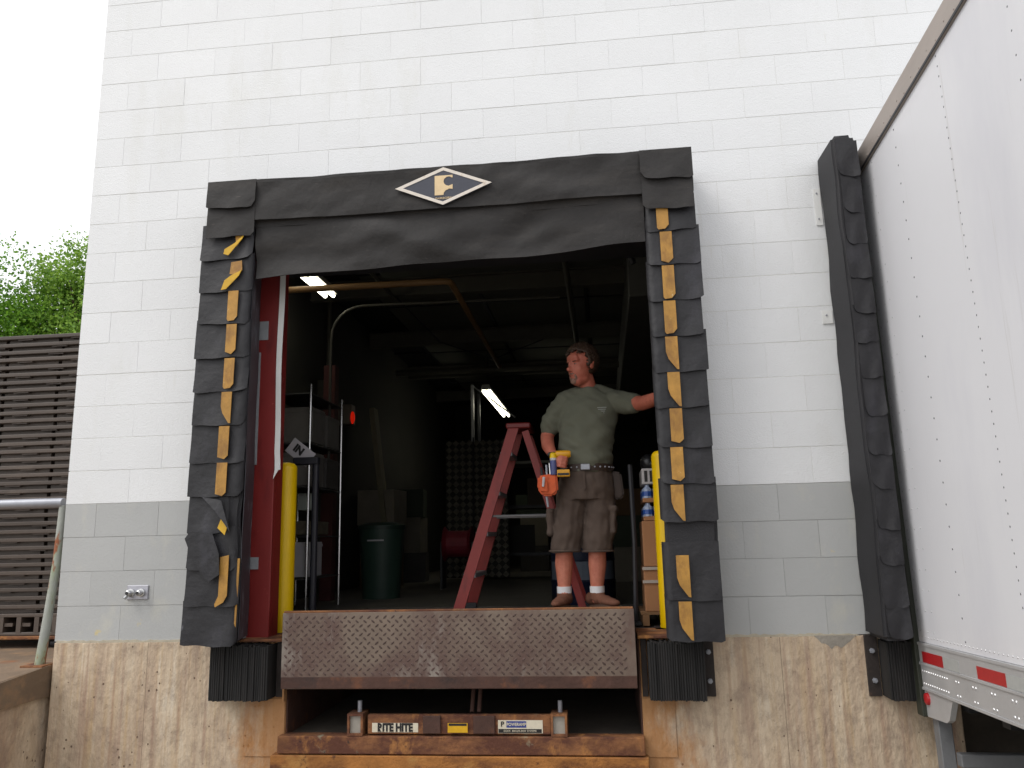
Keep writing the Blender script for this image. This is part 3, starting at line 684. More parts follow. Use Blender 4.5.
# ------------------------------------------------------------------ semi trailer
TR = tag(empty('semi_trailer', (4.865, -.15, 0), (-.0398, 0, -.0178)), 'white riveted box trailer backed up to the right-hand bay', 'trailer')
L = 13.0
MB().box(.004, 2.586, -L, -.03, -.02, 2.575).build('body', TRAIL, TR)
bd = TR.children[0]
for i in range(11):
    y1 = -.045-(i*1.19 if i else 0); y0 = -1.205-i*1.19 if i else -1.205
    y1 = -.045 if i == 0 else -1.205-(i-1)*1.19; y0 = -1.205-i*1.19
    if y0 < -L: y0 = -L
    MB().box(-.0015-.0012*(i % 2), .004, y0+.0008, y1-.0008, -.014, 2.568).build('side_panel', TRAIL, bd)
MB().box(-.014, .05, -L, 0, 2.572, 2.706, bev=.004).build('top_rail', RAILT, TR)
MB().box(-.016, -.013, -L, 0, 2.572, 2.586).build('rail_lip', DARKM, TR)
MB().box(.05, 2.55, -L, 0, 2.68, 2.70).build('trailer_roof', ALU, TR)
q = MB(); q.box(-.010, .05, -L, -.01, -.245, -.016, bev=.002); q.box(-.016, -.010, -L, -.01, -.125, -.113, bev=.001); q.box(-.016, -.010, -L, -.01, -.245, -.232, bev=.001); q.box(-.014, -.010, -L, -.01, -.03, -.018)
br = q.build('bottom_rail', ALU, TR)
q = MB(); q.box(-.028, .02, -.05, .03, -.375, 2.70, bev=.004); q.build('rear_post', POSTD, TR)
yb = -.06; k = 0
while yb > -8:
    for (ln, mm) in ((.035 if k == 0 else .0, TSIL), (.265, TRED), (.18, TSIL), (.19, ALU)):
        if ln and mm is not ALU: MB().box(-.0118, -.0102, yb-ln, yb, -.110, -.058).build('reflective_tape', mm, br)
        yb -= ln
    k += 1
def dome_mesh(m, r_, h):
    q = MB(); q.tube([(0, 0, 0), (-h*.6, 0, 0), (-h, 0, 0)], [r_, r_*.8, r_*.35], 8); bmesh.ops.recalc_face_normals(q.bm, faces=q.bm.faces)
    return q
def rivets(name, pts, r_, h, m, parent):
    q = MB()
    for (x, y, z) in pts: q.tube([(x, y, z), (x-h*.6, y, z), (x-h, y, z)], [r_, r_*.8, r_*.35], 7)
    return tag(q.build(name, m, parent), kind='stuff')
P = []
for z_ in [i*.05 for i in range(52)]:
    for y in (-1.205-1.19*i for i in range(8)): P.append((-.0018, y, .0+z_))
for z_ in [i*.1 for i in range(26)]:
    for y in (-.63, -1.805, -2.99, -4.18): P.append((-.0018, y, .03+z_))
rivets('panel_rivets', P, .0052, .0025, RIVET, bd)
P = [(-.0018, y, .04+i*.1) for i in range(26) for y in (-.19, -.27)]+[(-.0018, -.085, .04+i*.05) for i in range(51)]+[(-.0018, -.06-i*.04, .012) for i in range(150)]
rivets('edge_rivets', P, .0045, .002, RIVL, bd)
P = []
for zr in (-.155, -.215):
    for i in range(12): P.append((-.010, -.07-i*.028, zr))
    for i in range(25):
        P.append((-.010, -.48-i*.18, zr)); P.append((-.010, -.51-i*.18, zr))
rivets('rail_rivets', P, .0075, .004, RIVL, br)
rivets('rail_rivets', [(-.014, -.05-i*.1, 2.60+(.02 if i % 2 else 0)) for i in range(60)], .006, .003, RAILT, br)
q = MB(); q.prism([(-.01, -.24), (-.40, -.25), (-.33, -.345), (-.29, -.362), (-.01, -.375)], 'x', -.006, .02)
bk = q.build('corner_bracket', ALU, TR)
q = MB(); q.tube([(-.006, -.085, -.285), (-.018, -.085, -.285), (-.022, -.085, -.285)], [.03, .027, .012], 14); q.build('marker_lamp', TRED, bk)
ug = MB(); ug.box(.02, .085, -.10, -.03, -1.0, -.37, bev=.004); ug.box(2.50, 2.57, -.10, -.03, -1.0, -.37, bev=.004)
ug.box(-.02, 2.61, -.10, -.02, -1.0, -.90, bev=.005); ug.box(.085, 2.5, -.16, -.10, -.585, -.525, bev=.004)
ug.build('underride_guard', mat('guard_grey', '6f7072', .6, .12, 8), TR)
q = MB(); q.box(.06, 2.53, -L, -.02, -.20, -.03); q.box(.75, .87, -L+.5, -.2, -.55, -.2); q.box(1.72, 1.84, -L+.5, -.2, -.55, -.2)
for i in range(30): q.box(.06, 2.53, -.4-i*.4, -.33-i*.4, -.3, -.2)
q.build('chassis', CHAS, TR)
for y in (-2.4, -3.65):
    q = MB(); q.tube([(.3, y, -.72), (2.3, y, -.72)], .06, 12); q.build('axle', CHAS, TR)
    for x in (.04, 2.28):
        wl = MB(); wl.tube([(x, y, -.70), (x+.03, y, -.70), (x+.24, y, -.70), (x+.27, y, -.70)], [.44, .50, .50, .44], 32); wo_ = wl.build('wheel', mat('tyre', '1f1f1f', .8, .15, 20), TR)
        q = MB(); q.tube([(x-.005, y, -.70), (x+.05, y, -.70)], [.28, .2], 24); q.build('rim', ALU, wo_)
q = MB(); q.box(.3, .5, -10, -9.8, -1.05, -.2); q.box(2.1, 2.3, -10, -9.8, -1.05, -.2); q.build('landing_gear', CHAS, TR)

# ------------------------------------------------------------------ pallet stack, dolly, railing
def pallet_mesh(xs_):
    q = MB(); q.box(-.6, .6, 0, 1.0, .030, .058, bev=.005, seg=2)
    for x, w_ in ((-.59, .36), (-.20, .40), (.23, .36)): q.box(x, x+w_, .040, .97, .0, .031)
    for x in xs_: q.box(x-.06, x+.06, .010, .1, .022, .031)
    bmesh.ops.recalc_face_normals(q.bm, faces=q.bm.faces); me = bpy.data.meshes.new('plastic_pallet'); q.bm.to_mesh(me); q.bm.free(); me.materials.append(PLAS); return me
pms = [pallet_mesh(a_) for a_ in ((-.42, -.05, .38), (-.30, .2), (-.5, .05, .45))]; rn = random.Random(9); NP = 35; Z0 = .105; PX = -.93; PY = .76
ORD = 'topmost second third fourth fifth sixth seventh eighth ninth tenth eleventh twelfth thirteenth fourteenth fifteenth sixteenth seventeenth eighteenth nineteenth twentieth'.split()
ORD += ['twenty-'+o for o in 'first second third fourth fifth sixth seventh eighth ninth'.split()]+['thirtieth']+['thirty-'+o for o in 'first second third fourth fifth'.split()]
for i in range(NP):
    o = add('plastic_pallet', pms[rn.choice((0, 1, 2))], None, (PX+rn.uniform(-.012, .012), PY+rn.uniform(-.008, .008), Z0+i*.058), (0, 0, rn.uniform(-.006, .006)))
    n = NP-1-i
    tag(o, (ORD[n]+' brown plastic pallet of the tall stack left of the white wall') if n == 0 else (ORD[n]+' brown plastic pallet from the top of the tall stack'), 'pallet', 'brown plastic pallets in the stack')
q = MB(); q.box(-.6, .6, 0, 1.0, .125, .15, bev=.004); q.box(-.6, .6, 0, 1.0, .0, .022, bev=.004)
for i in range(9):
    x = -.59+i*.135; q.box(x, x+.035, .0, .98, .02, .127)
    q.box(x+.03, x+.10, .01, .03, .062, .085)
bp_ = q.build('plastic_pallet', PLAS, None); bp_.location = (PX, PY, -.048)
tag(bp_, 'deep brown plastic pallet with open ribs at the bottom of the stack', 'pallet', 'brown plastic pallets in the stack')
dl = tag(empty('dolly', (PX, PY, -.135)), 'low rusty steel dolly carrying the brown pallet stack', 'dolly')
MB().box(-.62, .62, -.015, 1.0, .062, .085, bev=.004).build('frame', RUST, dl)
for x in (-.47, .35):
    for y in (.06, .9):
        q = MB(); q.tube([(x-.02, y, .031), (x+.02, y, .031)], .03, 16); q.build('wheel', DARKM, dl)
rl = tag(empty('pipe_railing', (0, 0, -.14)), 'grey pipe railing with rust-flaked post at the wall corner', 'railing')
q = MB(); q.tube([(-2.4, .03, .965), (-.055, .03, .967), (-.04, .03, .966)], .03, 14); smooth_by_angle(q.build('top_pipe', GALV, rl))
q = MB(); q.tube([(-.045, .035, .95), (-.052, .03, .6), (-.068, .015, .3), (-.085, .0, .0)], [.022, .024, .026, .03], 14); smooth_by_angle(q.build('post', PEEL, rl))
q = MB(); q.tube([(-2.3, .03, .95), (-2.3, .03, .0)], .025, 14); smooth_by_angle(q.build('post', PEEL, rl))
MB().box(-.16, -.02, -.07, .07, .0, .012, bev=.002).build('base_plate', RUST, rl)

# ------------------------------------------------------------------ things inside the bay
def fixture(name, label, x, y0, y1, z):
    e = tag(empty(name, (x, (y0+y1)/2, z)), label, 'light', 'fluorescent ceiling lights'); h = (y1-y0)/2
    q = MB(); q.prism([(-.07, 0.0), (.07, 0), (.05, .07), (-.05, .07)], 'y', -h, h); q.build('housing', mat('fixture_white', 'c8c8c0', .5, .04, 8), e)
    for xx in (-.04, .04):
        for a, c_ in ((-h+.03, -.03), (.03, h-.03)):
            q = MB(); q.tube([(xx, a, -.022), (xx, c_, -.022)], .019, 10); q.build('tube', FLUO, e)
    for yy in (-1.0, 1.0): MB().tube([(0, yy*h*.8, .07), (0, yy*h*.8, 3.32-z)], .005, 6).build('hanger', DARKM, e)
fixture('fluorescent_light', 'lit fluorescent tubes just under the head curtain at upper left', .73, .75, 2.62, 2.93)
fixture('fluorescent_light', 'lit fluorescent strip hanging deep inside above the red ladder', 1.735, 6.2, 8.6, 2.6)
def pipe(name, label, pts, r_, m, group=None):
    q = MB(); q.tube(pts, r_, 10); o = smooth_by_angle(q.build(name, m), 50); return tag(o, label, 'pipe', group)
pipe('overhead_pipe', 'tan overhead pipe turning back into the dark room', [(.3, 1.73, 2.70), (2.03, 1.735, 2.70), (2.075, 1.75, 2.70), (2.088, 1.80, 2.70), (2.06, 5.2, 2.70)], .028, PIPET)
arc = [(.86, 2.3, 1.2), (.86, 2.3, 2.35)]+[(.86+.3*(1-math.cos(t*PI/12)), 2.3, 2.40+.3*math.sin(t*PI/12)) for t in range(1, 7)]+[(2.98, 2.4, 2.71)]
pipe('bent_conduit', 'thin pale conduit rising at left and bending under the ceiling', arc, .013, mat('dull_conduit', '46443c', .6, .1, 8))
pipe('cross_pipe', 'pale pipe crossing the dark background behind the man', [(.4, 6.4, 2.93), (2.6, 6.4, 2.92), (5.5, 6.4, 2.90)], .045, PIPEG)
# raised sectional door and its tracks
dr = tag(empty('overhead_door', (2.45, 1, 2.78)), 'dark sectional overhead door rolled up under the ceiling', 'overhead door')
for i in range(4):
    MB().box(-1.2, 1.2, -.55+i*.56, -.005+i*.56, .30, .345, bev=.004).build('door_section', mat('door_grey', '55564f', .7, .06, 4, rnd=.2), dr)
for s_ in (-1, 1):
    q = MB(); q.tube([(s_*1.28, -.92, -2.7), (s_*1.28, -.92, -.35), (s_*1.28, -.86, .0), (s_*1.28, -.65, .22), (s_*1.28, -.4, .30), (s_*1.28, 2.4, .32)], .022, 6); q.build('track', PIPEG, dr)
MB().tube([(-1.3, -.75, .05), (1.3, -.75, .05)], .02, 10).build('torsion_bar', DARKM, dr)
br_ = MB(); br_.box(1.06, 1.13, -.66, -.6, -.40, -.18, bev=.005); br_.tube([(1.08, -.64, -.42), (1.11, -.64, -.50)], .02, 8); br_.build('roller_bracket', DARKM, dr)
# wire shelf by the left wall and what stands on it
sh = tag(empty('wire_shelf', (.70, 2.12, 0)), 'chrome wire shelving unit behind the left bollard', 'shelf')
for x in (-.2, .2):
    for y in (-.40, .40): MB().tube([(x, y, 0), (x, y, 1.86)], .011, 8).build('upright', CHROME, sh)
SHZ = (.28, .62, 1.02, 1.38, 1.80)
for z in SHZ:
    q = MB(); q.box(-.2, .2, -.4, .4, z-.022, z-.016)
    for x in (-.2, .2): q.tube([(x, -.4, z-.02), (x, .4, z-.02)], .006, 6)
    for y in (-.4, .4): q.tube([(-.2, y, z-.02), (.2, y, z-.02)], .006, 6)
    q.build('shelf', mat('shelf_wire', '3a3a3c', .5, .1, 10), sh)
def carton(name, label, x, y, z, sx, sy, sz, m, rz=0, group=None, cat='box', lid=True):
    e = tag(empty(name, (x, y, z), (0, 0, rz)), label, cat, group)
    MB().box(-sx/2, sx/2, -sy/2, sy/2, 0, sz, bev=.006, seg=2).build('body', m, e)
    if lid: MB().box(-sx/2-.004, sx/2+.004, -sy/2-.004, sy/2+.004, sz*.86, sz*.94, bev=.002).build('rim', m, e)
    return e
GREYP = mat('grey_tub', '6f6c68', .6, .1, 8); WP = mat('white_tub', 'b6b4b8', .5, .05, 8)
carton('storage_tub', 'white tub low on the wire shelf', .74, 1.93, .275, .30, .34, .28, WP, group='tubs on the wire shelf', cat='tub')
carton('storage_tub', 'dull grey tub high on the wire shelf, nearer the bollard', .74, 1.92, 1.375, .32, .30, .30, GREYP, group='tubs on the wire shelf', cat='tub')
carton('storage_tub', 'dull grey tub high on the wire shelf, farther from the bollard', .74, 2.30, 1.375, .32, .32, .28, GREYP, group='tubs on the wire shelf', cat='tub')
carton('storage_tub', 'grey tub on the middle shelf, nearer the bollard', .74, 1.92, 1.015, .32, .30, .28, GREYP, group='tubs on the wire shelf', cat='tub')
carton('storage_tub', 'grey tub on the middle shelf, farther from the bollard', .74, 2.30, 1.015, .32, .32, .26, mat('grey_tub_dark', '4e4b49', .6, .1, 8), group='tubs on the wire shelf', cat='tub')
carton('small_box', 'small pale box under the middle shelf of the wire unit', .80, 1.98, .82, .12, .14, .14, mat('pale_box', 'a8b0a8', .6, .08, 12))
carton('rag_box', 'low box of rags on the wire shelf above the white tub', .74, 2.0, .615, .3, .5, .11, mat('rag', '5c5648', .9, .3, 25, bump=.6))
sg = tag(empty('paper_notice', (1.275, .56, 1.15), (0, math.radians(38), 0)), 'white paper notice tilted on top of the left bollard', 'notice')
MB().box(-.095, .095, -.004, 0, -.055, .055).build('sheet', mat('paper', 'a8a4a8', .8, .04, 20), sg)
text('IN', .07, BL, sg, (-.02, -.0055, .005), bold=.004)
q = MB(); q.tube([(1.40, .52, 0), (1.40, .52, 1.10)], .022, 12); q.box(1.25, 1.42, .49, .55, 1.06, 1.11, bev=.005)
tag(q.build('navy_post', mat('navy_paint', '14151f', .5, .1, 8)), 'thin navy blue post right behind the left bollard', 'post')
# bin, reel, quilted panel, board, alarm lamp
bn = tag(empty('waste_bin', (1.09, 3.25, 0)), 'dark green waste bin standing against the dark inner wall', 'bin')
q = MB(); q.rings([(0, 0, 0, .18, .18), (.66, 0, 0, .225, .225)], 20); smooth_by_angle(q.build('body', mat('green_plastic', '2f453c', .5, .1, 8), bn))
q = MB(); q.rings([(.66, 0, 0, .235, .235), (.70, 0, 0, .235, .235), (.73, 0, 0, .15, .15)], 20); smooth_by_angle(q.build('lid', mat('green_lid', '243730', .5, .1, 8), bn))
MB().box(-.08, .08, -.232, -.215, .55, .565).build('sticker', WP, bn)
rr = tag(empty('hose_reel', (1.62, 4.6, .0)), 'dull red reel on the floor beside the quilted panel', 'reel')
q = MB(); q.tube([(-.16, 0, .5), (-.12, 0, .5), (.12, 0, .5), (.16, 0, .5)], [.2, .15, .15, .2], 20); q.build('drum', mat('reel_red', '7e2230', .6, .15, 10), rr)
for x in (-.18, .18): MB().box(x-.012, x+.012, -.12, .12, 0, .52).build('stand', DARKM, rr)
qp = tag(empty('quilted_panel', (1.62, 6.0, 0)), 'grey quilted moving pad hung upright at the back', 'panel')
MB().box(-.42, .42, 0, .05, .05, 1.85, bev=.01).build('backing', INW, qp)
q = MB()
for i in range(9):
    for k_ in range(20):
        cx = -.42+.0467+i*.0933; cz = .09+k_*.0915
        v = [q.bm.verts.new((cx+dx, -.001, cz+dz)) for dx, dz in ((-.045, 0), (0, -.045), (.045, 0), (0, .045))]; t_ = q.bm.verts.new((cx, -.018, cz))
        for z in range(4): q.bm.faces.new((v[z], v[(z+1) % 4], t_))
tag(q.build('quilting', mat('pad_grey', '6d6a60', .9, .1, 8), qp), kind='stuff')
for x in (-.05,): MB().tube([(x, -.05, .06), (x+.02, -.05, 1.9)], .012, 8).build('pole', DARKM, qp)
lb = MB(); lb.box(-.03, .03, -.09, .09, 0, 2.2); o = lb.build('leaning_board', mat('pale_board', '75705c', .8, .12, 5)); o.location = (.74, 5.0, .0); o.rotation_euler = (0, -.12, 0)
tag(o, 'pale board leaning beside the bin under the cross pipe', 'board')
al = tag(empty('alarm_lamp', (.36, 4.4, 2.0)), 'small glowing red alarm lamp high on the dark left wall', 'lamp')
MB().box(-.12, .05, -.08, .08, -.1, .14, bev=.01).build('housing', mat('alarm_grey', '6a6258', .6, .1, 8), al)
q = MB(); q.ell((.055, -.05, -.02), (.03, .035, .075)); q.build('lens', REDL, al)
for i, (x, lab) in enumerate(((.62, 'dark red wooden post beside the wire shelf'), (.30, 'dark upright post against the far left wall'))):
    tag(MB().box(x-.06, x+.06, 2.95+i*.7, 3.07+i*.7, 0, 2.3, bev=.004).build('upright_post', mat('post_%d' % i, ('4a211f', '3c3a36')[i], .7, .15, 6)), lab, 'post')
# rear rack with a pale shelf, drums
rk = tag(empty('rear_rack', (2.2, 6.9, 0)), 'tall dark steel rack at the back behind the ladder', 'rack')
for x in (-.72, .9):
    for y in (-.3, .3): MB().box(x-.02, x+.02, y-.02, y+.02, 0, 2.75).build('upright', LADA if y < 0 else DARKM, rk)
for z in (.35, 1.0, 1.62):
    MB().box(-.74, .92, -.32, .32, z-.04, z).build('shelf', mat('rack_shelf', '8a8a80', .6, .1, 6) if z == 1.62 else DARKM, rk)
MB().tube([(-.72, -.3, 2.74), (-.1, -.3, 2.25)], .012, 6).build('brace', LADA, rk)
for i, (x, z, lab) in enumerate(((1.75, 1.0, 'dark bag on the middle shelf of the rear rack'), (2.45, 1.0, 'dark carton on the middle shelf of the rear rack'), (2.1, .35, 'dark carton on the lowest shelf of the rear rack'))):
    carton('rack_carton', lab, x, 6.85, z, .42, .4, .38, mat('rack_box_%d' % i, ('3a3a38', '4a4238', '35322e')[i], .8, .12, 6), rz=.1*i-.1, lid=False)
def drum(x, y, lab, h=.62, r_=.21):
    e = tag(empty('blue_drum', (x, y, 0)), lab, 'drum')
    q = MB(); q.rings([(0, 0, 0, r_*.96, r_*.96), (.03, 0, 0, r_, r_), (h*.33, 0, 0, r_, r_), (h*.35, 0, 0, r_*1.03, r_*1.03), (h*.37, 0, 0, r_, r_), (h*.66, 0, 0, r_, r_), (h*.68, 0, 0, r_*1.03, r_*1.03), (h*.70, 0, 0, r_, r_), (h-.02, 0, 0, r_, r_), (h, 0, 0, r_*.95, r_*.95)], 28)
    smooth_by_angle(q.build('body', mat('drum_blue', '18223e', .5, .1, 8), e)); 
    a = [math.radians(t) for t in range(200, 341, 10)]
    q = MB(); A = [q.bm.verts.new((math.cos(t)*(r_+.003), math.sin(t)*(r_+.003), .20)) for t in a]; B = [q.bm.verts.new((math.cos(t)*(r_+.003), math.sin(t)*(r_+.003), .36)) for t in a]
    for i in range(len(a)-1): q.bm.faces.new((A[i], A[i+1], B[i+1], B[i]))
    q.build('label', mat('drum_label', '707a88', .6, .1, 10), e); return e
drum(3.10, 2.35, 'blue drum with pale label standing behind the man\'s legs', .52, .27)
tag(smooth_by_angle(MB().ell((2.98, 2.3, .565), (.13, .13, .07)).build('rag_heap', mat('rag_green', '5a5c48', .9, .25, 18, bump=.6))), 'crumpled olive rags heaped on the blue drum', 'rags')
# dim stock along the back and left walls, joists, duct and cables under the ceiling
r_ = random.Random(31)
spots = [(.55, 5.2, 'on the floor at the left wall'), (.6, 6.3, 'on the floor farther along the left wall'), (3.55, 5.6, 'stacked at the rear behind the man'), (4.3, 5.2, 'stacked at the rear right of the man'), (3.0, 8.9, 'against the far back wall'), (2.1, 9.3, 'in the far back corner past the ladder')]
for i, (x, y, where) in enumerate(spots):
    z = 0
    for k in range(3):
        sx_, sy_, sz_ = r_.uniform(.45, .62), r_.uniform(.4, .5), r_.uniform(.32, .48)
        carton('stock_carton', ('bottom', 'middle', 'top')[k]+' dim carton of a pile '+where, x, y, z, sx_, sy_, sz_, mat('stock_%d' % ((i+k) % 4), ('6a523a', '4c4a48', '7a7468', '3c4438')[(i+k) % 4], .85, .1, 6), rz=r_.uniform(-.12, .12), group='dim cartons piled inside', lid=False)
        z += sz_+.001
for i, y in enumerate((3.4, 5.6, 7.8, 10.0)):
    q = MB(); q.box(.24, 6.2, y-.05, y+.05, 3.12, 3.135); q.box(.24, 6.2, y-.006, y+.006, 3.135, 3.30); q.box(.24, 6.2, y-.05, y+.05, 3.30, 3.315)
    tag(q.build('roof_joist', mat('joist_paint', '5d5a52', .7, .1, 6)), ('nearest', 'second nearest', 'third nearest', 'farthest')[i]+' dim steel joist under the dark ceiling', 'joist', 'steel joists')
pipe('sprinkler_pipe', 'dim sprinkler pipe running straight back under the ceiling', [(3.05, .9, 2.98), (3.05, 11.8, 2.98)], .03, PIPEG)
pipe('wall_conduit', 'dim vertical conduit on the left inner wall', [(.27, 3.9, .2), (.27, 3.9, 3.3)], .025, PIPEG)
q = MB(); q.box(3.6, 4.2, 2.2, 11.5, 2.62, 3.05, bev=.01)
tag(q.build('air_duct', mat('duct_metal', '6c6c68', .5, .1, 5, metal=.2)), 'dim square air duct at upper right inside', 'duct')
tag(MB().tube([(1.2, 3.4, 3.1), (1.5, 4.2, 2.8), (2.0, 5.0, 2.75), (2.6, 5.5, 3.1)], .008, 6).build('hanging_cable', DARKM), 'thin cable drooping under the ceiling', 'cable')

# hand stack of boxes at the right
gp = tag(empty('wooden_pallet', (3.78, .72, 0)), 'small wooden pallet under the boxes at the right', 'pallet')
WD = mat('pallet_wood', '7a5a3c', .85, .15, 8, (.3, 1, 1))
for x in (-.27, 0, .25): MB().box(x, x+.04, -.2, .25, .0, .065).build('runner', WD, gp)
for y in (-.2, -.08, .04, .16): MB().box(-.28, .30, y, y+.09, .066, .082).build('slat', WD, gp)
carton('cardboard_box', 'lower brown cardboard box on the wooden pallet at right', 3.80, .72, .083, .54, .40, .27, CARD, group='boxes at the right of the bay', lid=False)
cbx = carton('cardboard_box', 'upper brown cardboard box wrapped with film at right', 3.80, .72, .355, .53, .39, .28, CARD, group='boxes at the right of the bay', lid=False)
q = MB()
for z in (-.10, -.02): q.box(-.279, .279, -.209, -.2005, z, z+.018)
q.build('film_band', mat('film', 'a49a90', .3, .1, 10), cbx)
def bottles(z, lab):
    e = tag(empty('bottle_case', (3.80, .72, z)), lab, 'case', 'cases of bottles at right')
    MB().box(-.25, .25, -.18, .18, 0, .028, bev=.003).build('tray', CARD, e)
    q = MB(); 
    for i in range(8):
        for k_ in range(6):
            x, y = -.22+i*.063, -.155+k_*.062
            q.tube([(x, y, .028), (x, y, .085), (x, y, .10), (x, y, .112)], [.029, .029, .014, .012], 8)
    q.build('bottles', mat('bottle_clear', '98a4bc', .15, .08, 20, bump=0), e)
    q = MB()
    for i in range(8):
        for k_ in range(6): q.tube([(-.22+i*.063, -.155+k_*.062, .04), (-.22+i*.063, -.155+k_*.062, .07)], .0302, 8)
    q.build('bottle_labels', mat('bottle_blue', '2c4f96', .4, .15, 30, bump=0), e)
bottles(.637, 'lower case of bottled water with blue labels at right'); bottles(.752, 'upper case of bottled water with blue labels at right')
wb = carton('white_carton', 'white printed carton on the bottled water at right', 3.80, .72, .867, .50, .36, .10, mat('white_card', 'b4b0b0', .7, .05, 15), lid=False)
q = MB(); r_ = random.Random(2)
for i in range(14):
    x = -.235+i*.034; q.box(x, x+r_.uniform(.006, .02), -.182, -.1805, .015, .085)
q.build('printing', BL, wb)
q = MB(); q.ell((3.72, .7, 1.0), (.17, .14, .06)); q.ell((3.60, .66, 1.01), (.05, .06, .06)); q.ell((3.86, .72, 1.01), (.12, .1, .05))
tag(q.build('black_bags', mat('bin_bag', '1a1a1c', .35, .2, 20, bump=.6, bscale=30), None, True), 'black plastic bag lying on top of the boxes at right', 'bag')
q = MB(); q.tube([(3.47, .62, .0), (3.485, .60, .5), (3.48, .62, 1.0)], .016, 8); q.box(3.465, 3.50, .55, .68, 0, .02)
tag(q.build('cart_rail', DARKM), 'thin dark upright rail beside the boxes at right', 'rail')

# step ladder seen from its side
ld = tag(empty('step_ladder', (2.71, 1.1, 0)), 'red fibreglass step ladder standing open behind the deck edge', 'ladder')
LX0 = -.41; top = 1.32; zg = .07
for y in (-.28, .28):
    yt = y*.55
    q = MB(); a = Vector((LX0, y, zg)); c_ = Vector((-.02, yt, top)); d_ = (c_-a).normalized(); n_ = Vector((0, 1, 0)); s_ = d_.cross(n_).normalized()
    vs = [q.bm.verts.new(p+s_*i*.036+n_*k_*.012) for p in (a, c_) for i, k_ in ((-1, -1), (1, -1), (1, 1), (-1, 1))]
    for f_ in ((0, 1, 2, 3), (7, 6, 5, 4), (0, 4, 5, 1), (1, 5, 6, 2), (2, 6, 7, 3), (3, 7, 4, 0)): q.bm.faces.new([vs[i] for i in f_])
    fr_ = q.build('front_rail', LADR, ld)
    MB().box(LX0-.045, LX0+.04, y-.018, y+.018, deckz(1.1+y)+.001, zg+.02, bev=.004).build('foot', DARKM, fr_)
    q = MB(); a = Vector((.43, y, zg)); c_ = Vector((.06, yt, top-.03)); d_ = (c_-a).normalized(); s_ = d_.cross(n_).normalized()
    vs = [q.bm.verts.new(p+s_*i*.024+n_*k_*.012) for p in (a, c_) for i, k_ in ((-1, -1), (1, -1), (1, 1), (-1, 1))]
    for f_ in ((0, 1, 2, 3), (7, 6, 5, 4), (0, 4, 5, 1), (1, 5, 6, 2), (2, 6, 7, 3), (3, 7, 4, 0)): q.bm.faces.new([vs[i] for i in f_])
    fr_ = q.build('rear_rail', LADR, ld)
    MB().box(.40, .46, y-.018, y+.018, deckz(1.1+y)+.001, zg+.02, bev=.004).build('foot', DARKM, fr_)
for t in (.2, .42, .64, .86):
    x = LX0+(-.02-LX0)*t; hy = .28*(1-t)+.154*t; z = zg+(top-zg)*t
    MB().box(x-.045, x+.04, -hy, hy, z-.03, z, bev=.003).build('step', LADA, ld)
for t in (.3, .7):
    x = .43+(.06-.43)*t; hy = .28*(1-t)+.154*t; z = zg+(top-zg)*t
    MB().box(x-.01, x+.01, -hy, hy, z-.02, z).build('brace', LADA, ld)
MB().box(-.075, .10, -.175, .175, top-.01, top+.03, bev=.008).build('top_cap', mat('ladder_cap', '6e1f1c', .5, .1, 8), ld)
for y in (-.2, .2): MB().tube([(-.2, y*.95, .70), (.25, y*.95, .70)], .008, 6).build('spreader', LADA, ld)

# ------------------------------------------------------------------ the man
man = tag(empty('person', (3.15, .58, deckz(.58))), 'man in olive t-shirt and brown cargo shorts standing on the deck edge', 'person')
man.location = (0, 0, 0)
HC = Vector((3.195, .575, 1.668)); HM = Matrix.Translation(HC) @ Euler((math.radians(-8), math.radians(3), math.radians(130)), 'XYZ').to_matrix().to_4x4()
# head local frame: y forward.  rotation so that y -> (-.77,-.64)
HM = Matrix.Translation(HC) @ Matrix.Rotation(math.radians(132), 4, 'Z') @ Matrix.Rotation(math.radians(-7), 4, 'X') @ Matrix.Scale(1.06, 4)
bd_ = MB()
def hel(c, r): bd_.ell(c, r, HM, 20, 14)
hel((0, -.014, .032), (.076, .096, .094)); hel((0, .024, -.03), (.064, .074, .088)); hel((0, .048, -.098), (.040, .043, .034)); hel((0, .02, -.085), (.055, .055, .04))
hel((0, .090, .0), (.011, .018, .032)); hel((0, .106, -.024), (.015, .020, .015)); hel((-.011, .096, -.03), (.010, .012, .010)); hel((.011, .096, -.03), (.010, .012, .010))
hel((-.026, .071, .026), (.030, .016, .010)); hel((.026, .071, .026), (.030, .016, .010)); hel((0, .07, .045), (.05, .02, .03))
hel((-.030, .056, -.026), (.030, .028, .030)); hel((.030, .056, -.026), (.030, .028, .030))
hel((0, .086, -.060), (.024, .014, .007)); hel((0, .085, -.073), (.021, .013, .007)); hel((0, .082, -.096), (.022, .016, .016))
for s_ in (-1, 1): hel((s_*.077, -.012, -.006), (.009, .020, .034)); hel((s_*.082, -.022, .008), (.008, .012, .018))
bd_.limb([(3.235, .625, 1.46), (3.225, .62, 1.53), (3.205, .60, 1.60)], [.068, .060, .060])
bd_.rings([(.86, 3.19, .60, .15, .11), (.99, 3.195, .60, .155, .12), (1.12, 3.20, .60, .16, .125), (1.30, 3.22, .61, .175, .12), (1.42, 3.23, .615, .18, .10), (1.47, 3.235, .62, .12, .075)])
